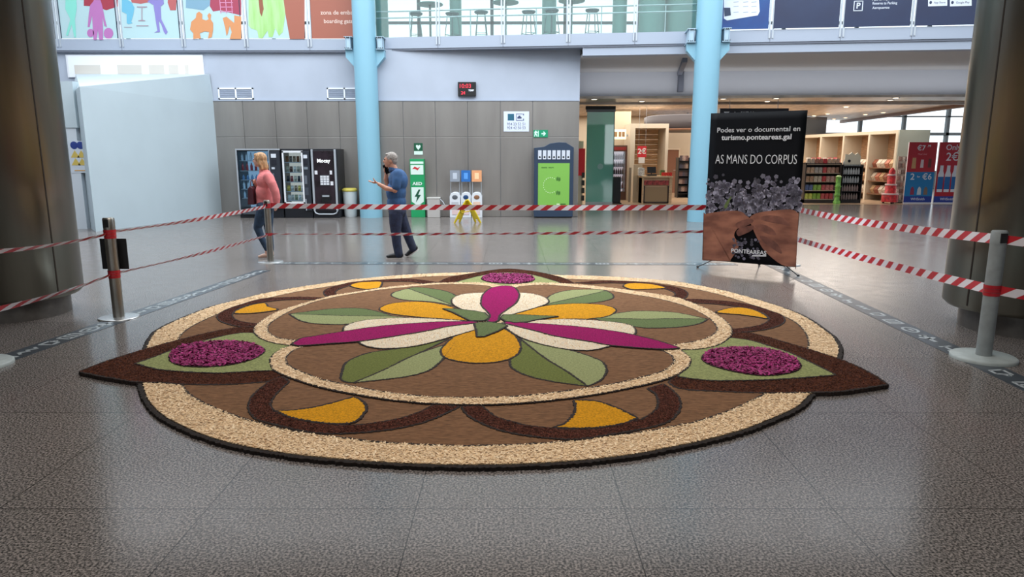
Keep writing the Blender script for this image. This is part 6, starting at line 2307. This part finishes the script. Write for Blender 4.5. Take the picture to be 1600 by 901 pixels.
# ---- black bottle rack
cx, w, h_ = stand(1315, 1347, 257, gY)
t = thing('bottle_rack', 'black rack of white bottles with a cut out white header', 'rack', (cx, gY, 0))
e = MB()
e.bb(-w / 2, -w / 2 + .03, 0, .45, 0, h_).bb(w / 2 - .03, w / 2, 0, .45, 0, h_).bb(-w / 2, w / 2, .42, .45, 0, h_).bb(-w / 2, w / 2, 0, .45, 0, .1)
mk('frame', e, m_blk, t)
q_ = [(-w * .38, 0), (w * .38, 0), (w * .40, .28), (w * .22, .40), (w * .1, .34), (-w * .06, .42), (-w * .2, .34), (-w * .38, .36)]
mk('header', MB().prism([(x, .1, h_ + z) for x, z in q_], (0, .03, 0)), mat('header_ivory', (232, 226, 204), .5), t)
mk('header_mark', MB().ell((-w * .16, .098, h_ + .12), (.05, .003, .05), 12, 8), m_blk, t)
for k in range(5):
    z = .12 + k * .29
    mk('shelf', MB().bb(-w / 2 + .03, w / 2 - .03, 0, .42, z - .02, z), m_blk, t)
    for i in range(7):
        c = ((150, 130, 124), (176, 150, 144), (206, 206, 206), (222, 222, 220), (190, 196, 196))[k]
        bottle('bottle', (cx - w / 2 + .09 + (w - .18) * i / 6, gY + .14, z), .22, .038, c, c, 'bottle on the %s shelf of the black rack with white header' % ordn[4 - k], 'bottles on the %s shelf of the black rack' % ordn[4 - k])
# ---- slim green tower
cx, w, h_ = stand(1303.5, 1314, 276, gY - .45)
t = thing('drinks_tower', 'slim lime green display tower between the two dark racks', 'display tower', (cx, gY - .45, 0))
mk('body', MB().lathe([(w * .5, 0), (w * .5, .1), (w * .36, .12), (w * .36, h_ * .3), (w * .5, h_ * .32), (w * .36, h_ * .36), (w * .36, h_ * .62), (w * .48, h_ * .64), (w * .34, h_ * .68), (w * .34, h_ * .94), (w * .4, h_)], 16), mat('tower_lime', (124, 186, 84), .5, var=.15, scale=10), t)
mk('cap', MB().lathe([(w * .42, h_), (w * .2, h_ + .05)], 16), mat('tower_cap', (186, 214, 150), .5), t)
# ---- red floor display
cx, w, h_ = stand(1382, 1402, 262, gY - .2)
t = thing('floor_display', 'red tapering floor display in front of the cream wall unit', 'floor display', (cx, gY - .2, 0))
m_fr = mat('display_red', (196, 40, 44), .5, var=.2, scale=12)
mk('body', MB().lathe([(w * .60, .06), (w * .58, .30), (w * .40, .34), (w * .40, .62), (w * .30, .66), (w * .30, .95), (w * .22, 1.0), (w * .24, h_ - .1), (w * .06, h_)], 10), m_fr, t)
for k, (r, z) in enumerate(((.58, .32), (.40, .64), (.30, .97))):
    mk('tray', MB().lathe([(w * r * 1.06, z - .015), (w * r * 1.06, z + .03), (w * r, z + .035)], 10), mat('tray_white', (222, 190, 186), .5), t)
for k in range(3):
    a = k * 2.1 + .4
    mk('foot', MB().lathe([(.035, 0), (.04, .07)], 8, (w * .42 * math.cos(a), w * .42 * math.sin(a), 0)), m_blk, t)
# ---- grey peg tower
cx, w, h_ = stand(1403, 1418, 244, gY)
t = thing('peg_stand', 'narrow peg stand of small goods left of the red and blue signs', 'display stand', (cx, gY, 0))
mk('board', MB().bb(-w / 2, w / 2, .1, .14, 0.02, h_), mat('peg_grey', (170, 158, 148), .5), t)
mk('foot', MB().bb(-w / 2, w / 2, -.1, .3, 0, .04), m_blk, t)
for k in range(7):
    for i in range(3):
        c = ((150, 120, 110), (190, 176, 166), (120, 100, 96))[(i + k) % 3]
        pack('hanging_packet', (cx - w * .32 + i * w * .32, gY + .07, .12 + k * .22), (.08, .03, .15), c, 'small packet on the peg stand beside the offer signs', 'packets on the peg stand', 'packet')
# ---- offer signs
SY = 24.0


def sbox(px0, px1, py0, py1, Y=SY):
    a, b_ = P(px0, py0, Y), P(px1, py1, Y)
    return a, b_


a, b_ = P(1424, 222, SY), P(1458, 317, SY)
x0, x1 = P(1416, 270, SY).x, P(1460, 270, SY).x
zt = P(1440, 222, SY).z
zm = P(1436, 268.5, SY).z
t = thing('offer_sign', 'tall offer sign, red upper half and blue lower half with prices', 'sign', ((x0 + x1) / 2, SY, 0))
w = x1 - x0
m_sr, m_sb, m_sn, m_sw = mat('sign_red', (184, 30, 44), .45), mat('sign_blue', (28, 126, 186), .45), mat('sign_royal', (34, 60, 150), .45), mat('sign_pale', (226, 226, 232), .45)
mk('board', MB().bb(-w / 2, w / 2, 0, .04, 0, zt), m_sw, t)
mk('red_panel', MB().bb(-w / 2, w / 2, -.008, 0, zm, zt), m_sr, t)
mk('blue_panel', MB().bb(-w / 2, w / 2, -.008, 0, .26, zm), m_sb, t)
mk('royal_band', MB().bb(-w / 2, w / 2, -.009, 0, .05, .26), m_sn, t)
text('lettering', '€7', .24, m_sw, t, (-.06, -.009, zt - .20), depth=.002, bold=.003)
text('lettering', '.99', .10, m_sw, t, (.20, -.009, zt - .13), depth=.002, bold=.002)
text('lettering', 'Meal deal', .08, mat('sign_pink', (222, 140, 146), .5), t, (0, -.009, zt - .40), depth=.001)
text('lettering', '2', .30, m_sw, t, (-.26, -.009, zm - .17), depth=.002, bold=.004)
text('lettering', 'for', .09, m_sw, t, (-.05, -.009, zm - .16), depth=.001, bold=.001)
text('lettering', '€6', .28, m_sw, t, (.24, -.009, zm - .17), depth=.002, bold=.004)
text('lettering', 'WHSmith', .12, m_sw, t, (0, -.010, .16), depth=.001, bold=.001)
for (x, c, z, s_) in ((-.26, (206, 160, 110), zt - .70, 1.2), (.02, (222, 206, 206), zt - .72, .9), (.28, (110, 50, 44), zt - .70, 1.0)):
    mk('printed_pack', MB().prism([(x - .06 * s_, -.009, z - .15 * s_), (x + .06 * s_, -.009, z - .15 * s_), (x + .05 * s_, -.009, z + .15 * s_), (x - .05 * s_, -.009, z + .15 * s_)], (0, -.003, 0)), mat('pp%d' % c[0], c, .5), t)
for (x, c, z) in ((-.22, (150, 50, 80), .44), (.02, (206, 214, 220), .44), (.24, (130, 110, 96), .44)):
    mk('printed_pack', MB().prism([(x - .07, -.009, z - .13), (x + .07, -.009, z - .13), (x + .06, -.009, z + .06), (x + .02, -.009, z + .14), (x - .02, -.009, z + .14), (x - .06, -.009, z + .06)], (0, -.003, 0)), mat('pq%d' % c[0], c, .5), t)
x0, x1 = P(1463, 270, SY).x, P(1512, 270, SY).x
t = thing('offer_sign', 'tall red offer sign with big white bottles half hidden by the right pillar', 'sign', ((x0 + x1) / 2, SY - .02, 0))
w = x1 - x0
mk('board', MB().bb(-w / 2, w / 2, 0, .04, 0, zt), m_sw, t)
mk('red_panel', MB().bb(-w / 2, w / 2, -.008, 0, .26, zt), m_sr, t)
mk('royal_band', MB().bb(-w / 2, w / 2, -.009, 0, .05, .26), m_sn, t)
text('lettering', 'Only', .26, m_sw, t, (-w * .06, -.009, zt - .18), depth=.002, bold=.002)
text('lettering', '2€', .38, m_sw, t, (-w * .06, -.009, zt - .50), depth=.002, bold=.003)
text('lettering', 'WHSmith', .12, m_sw, t, (-w * .08, -.010, .16), depth=.001, bold=.001)
for i in range(4):
    x = -w * .36 + i * w * .22
    q_ = [(-.09, .40), (.09, .40), (.10, 1.0), (.06, 1.12), (.055, 1.3), (-.055, 1.3), (-.06, 1.12), (-.10, 1.0)]
    bt = mk('printed_bottle', MB().prism([(x + a_, -.009, z) for a_, z in q_], (0, -.003, 0)), m_sw, t)
    mk('bottle_label', MB().bb(x - .095, x + .095, -.0135, -.012, .50, .92), mat('label_blue', (30, 104, 170), .5), bt)
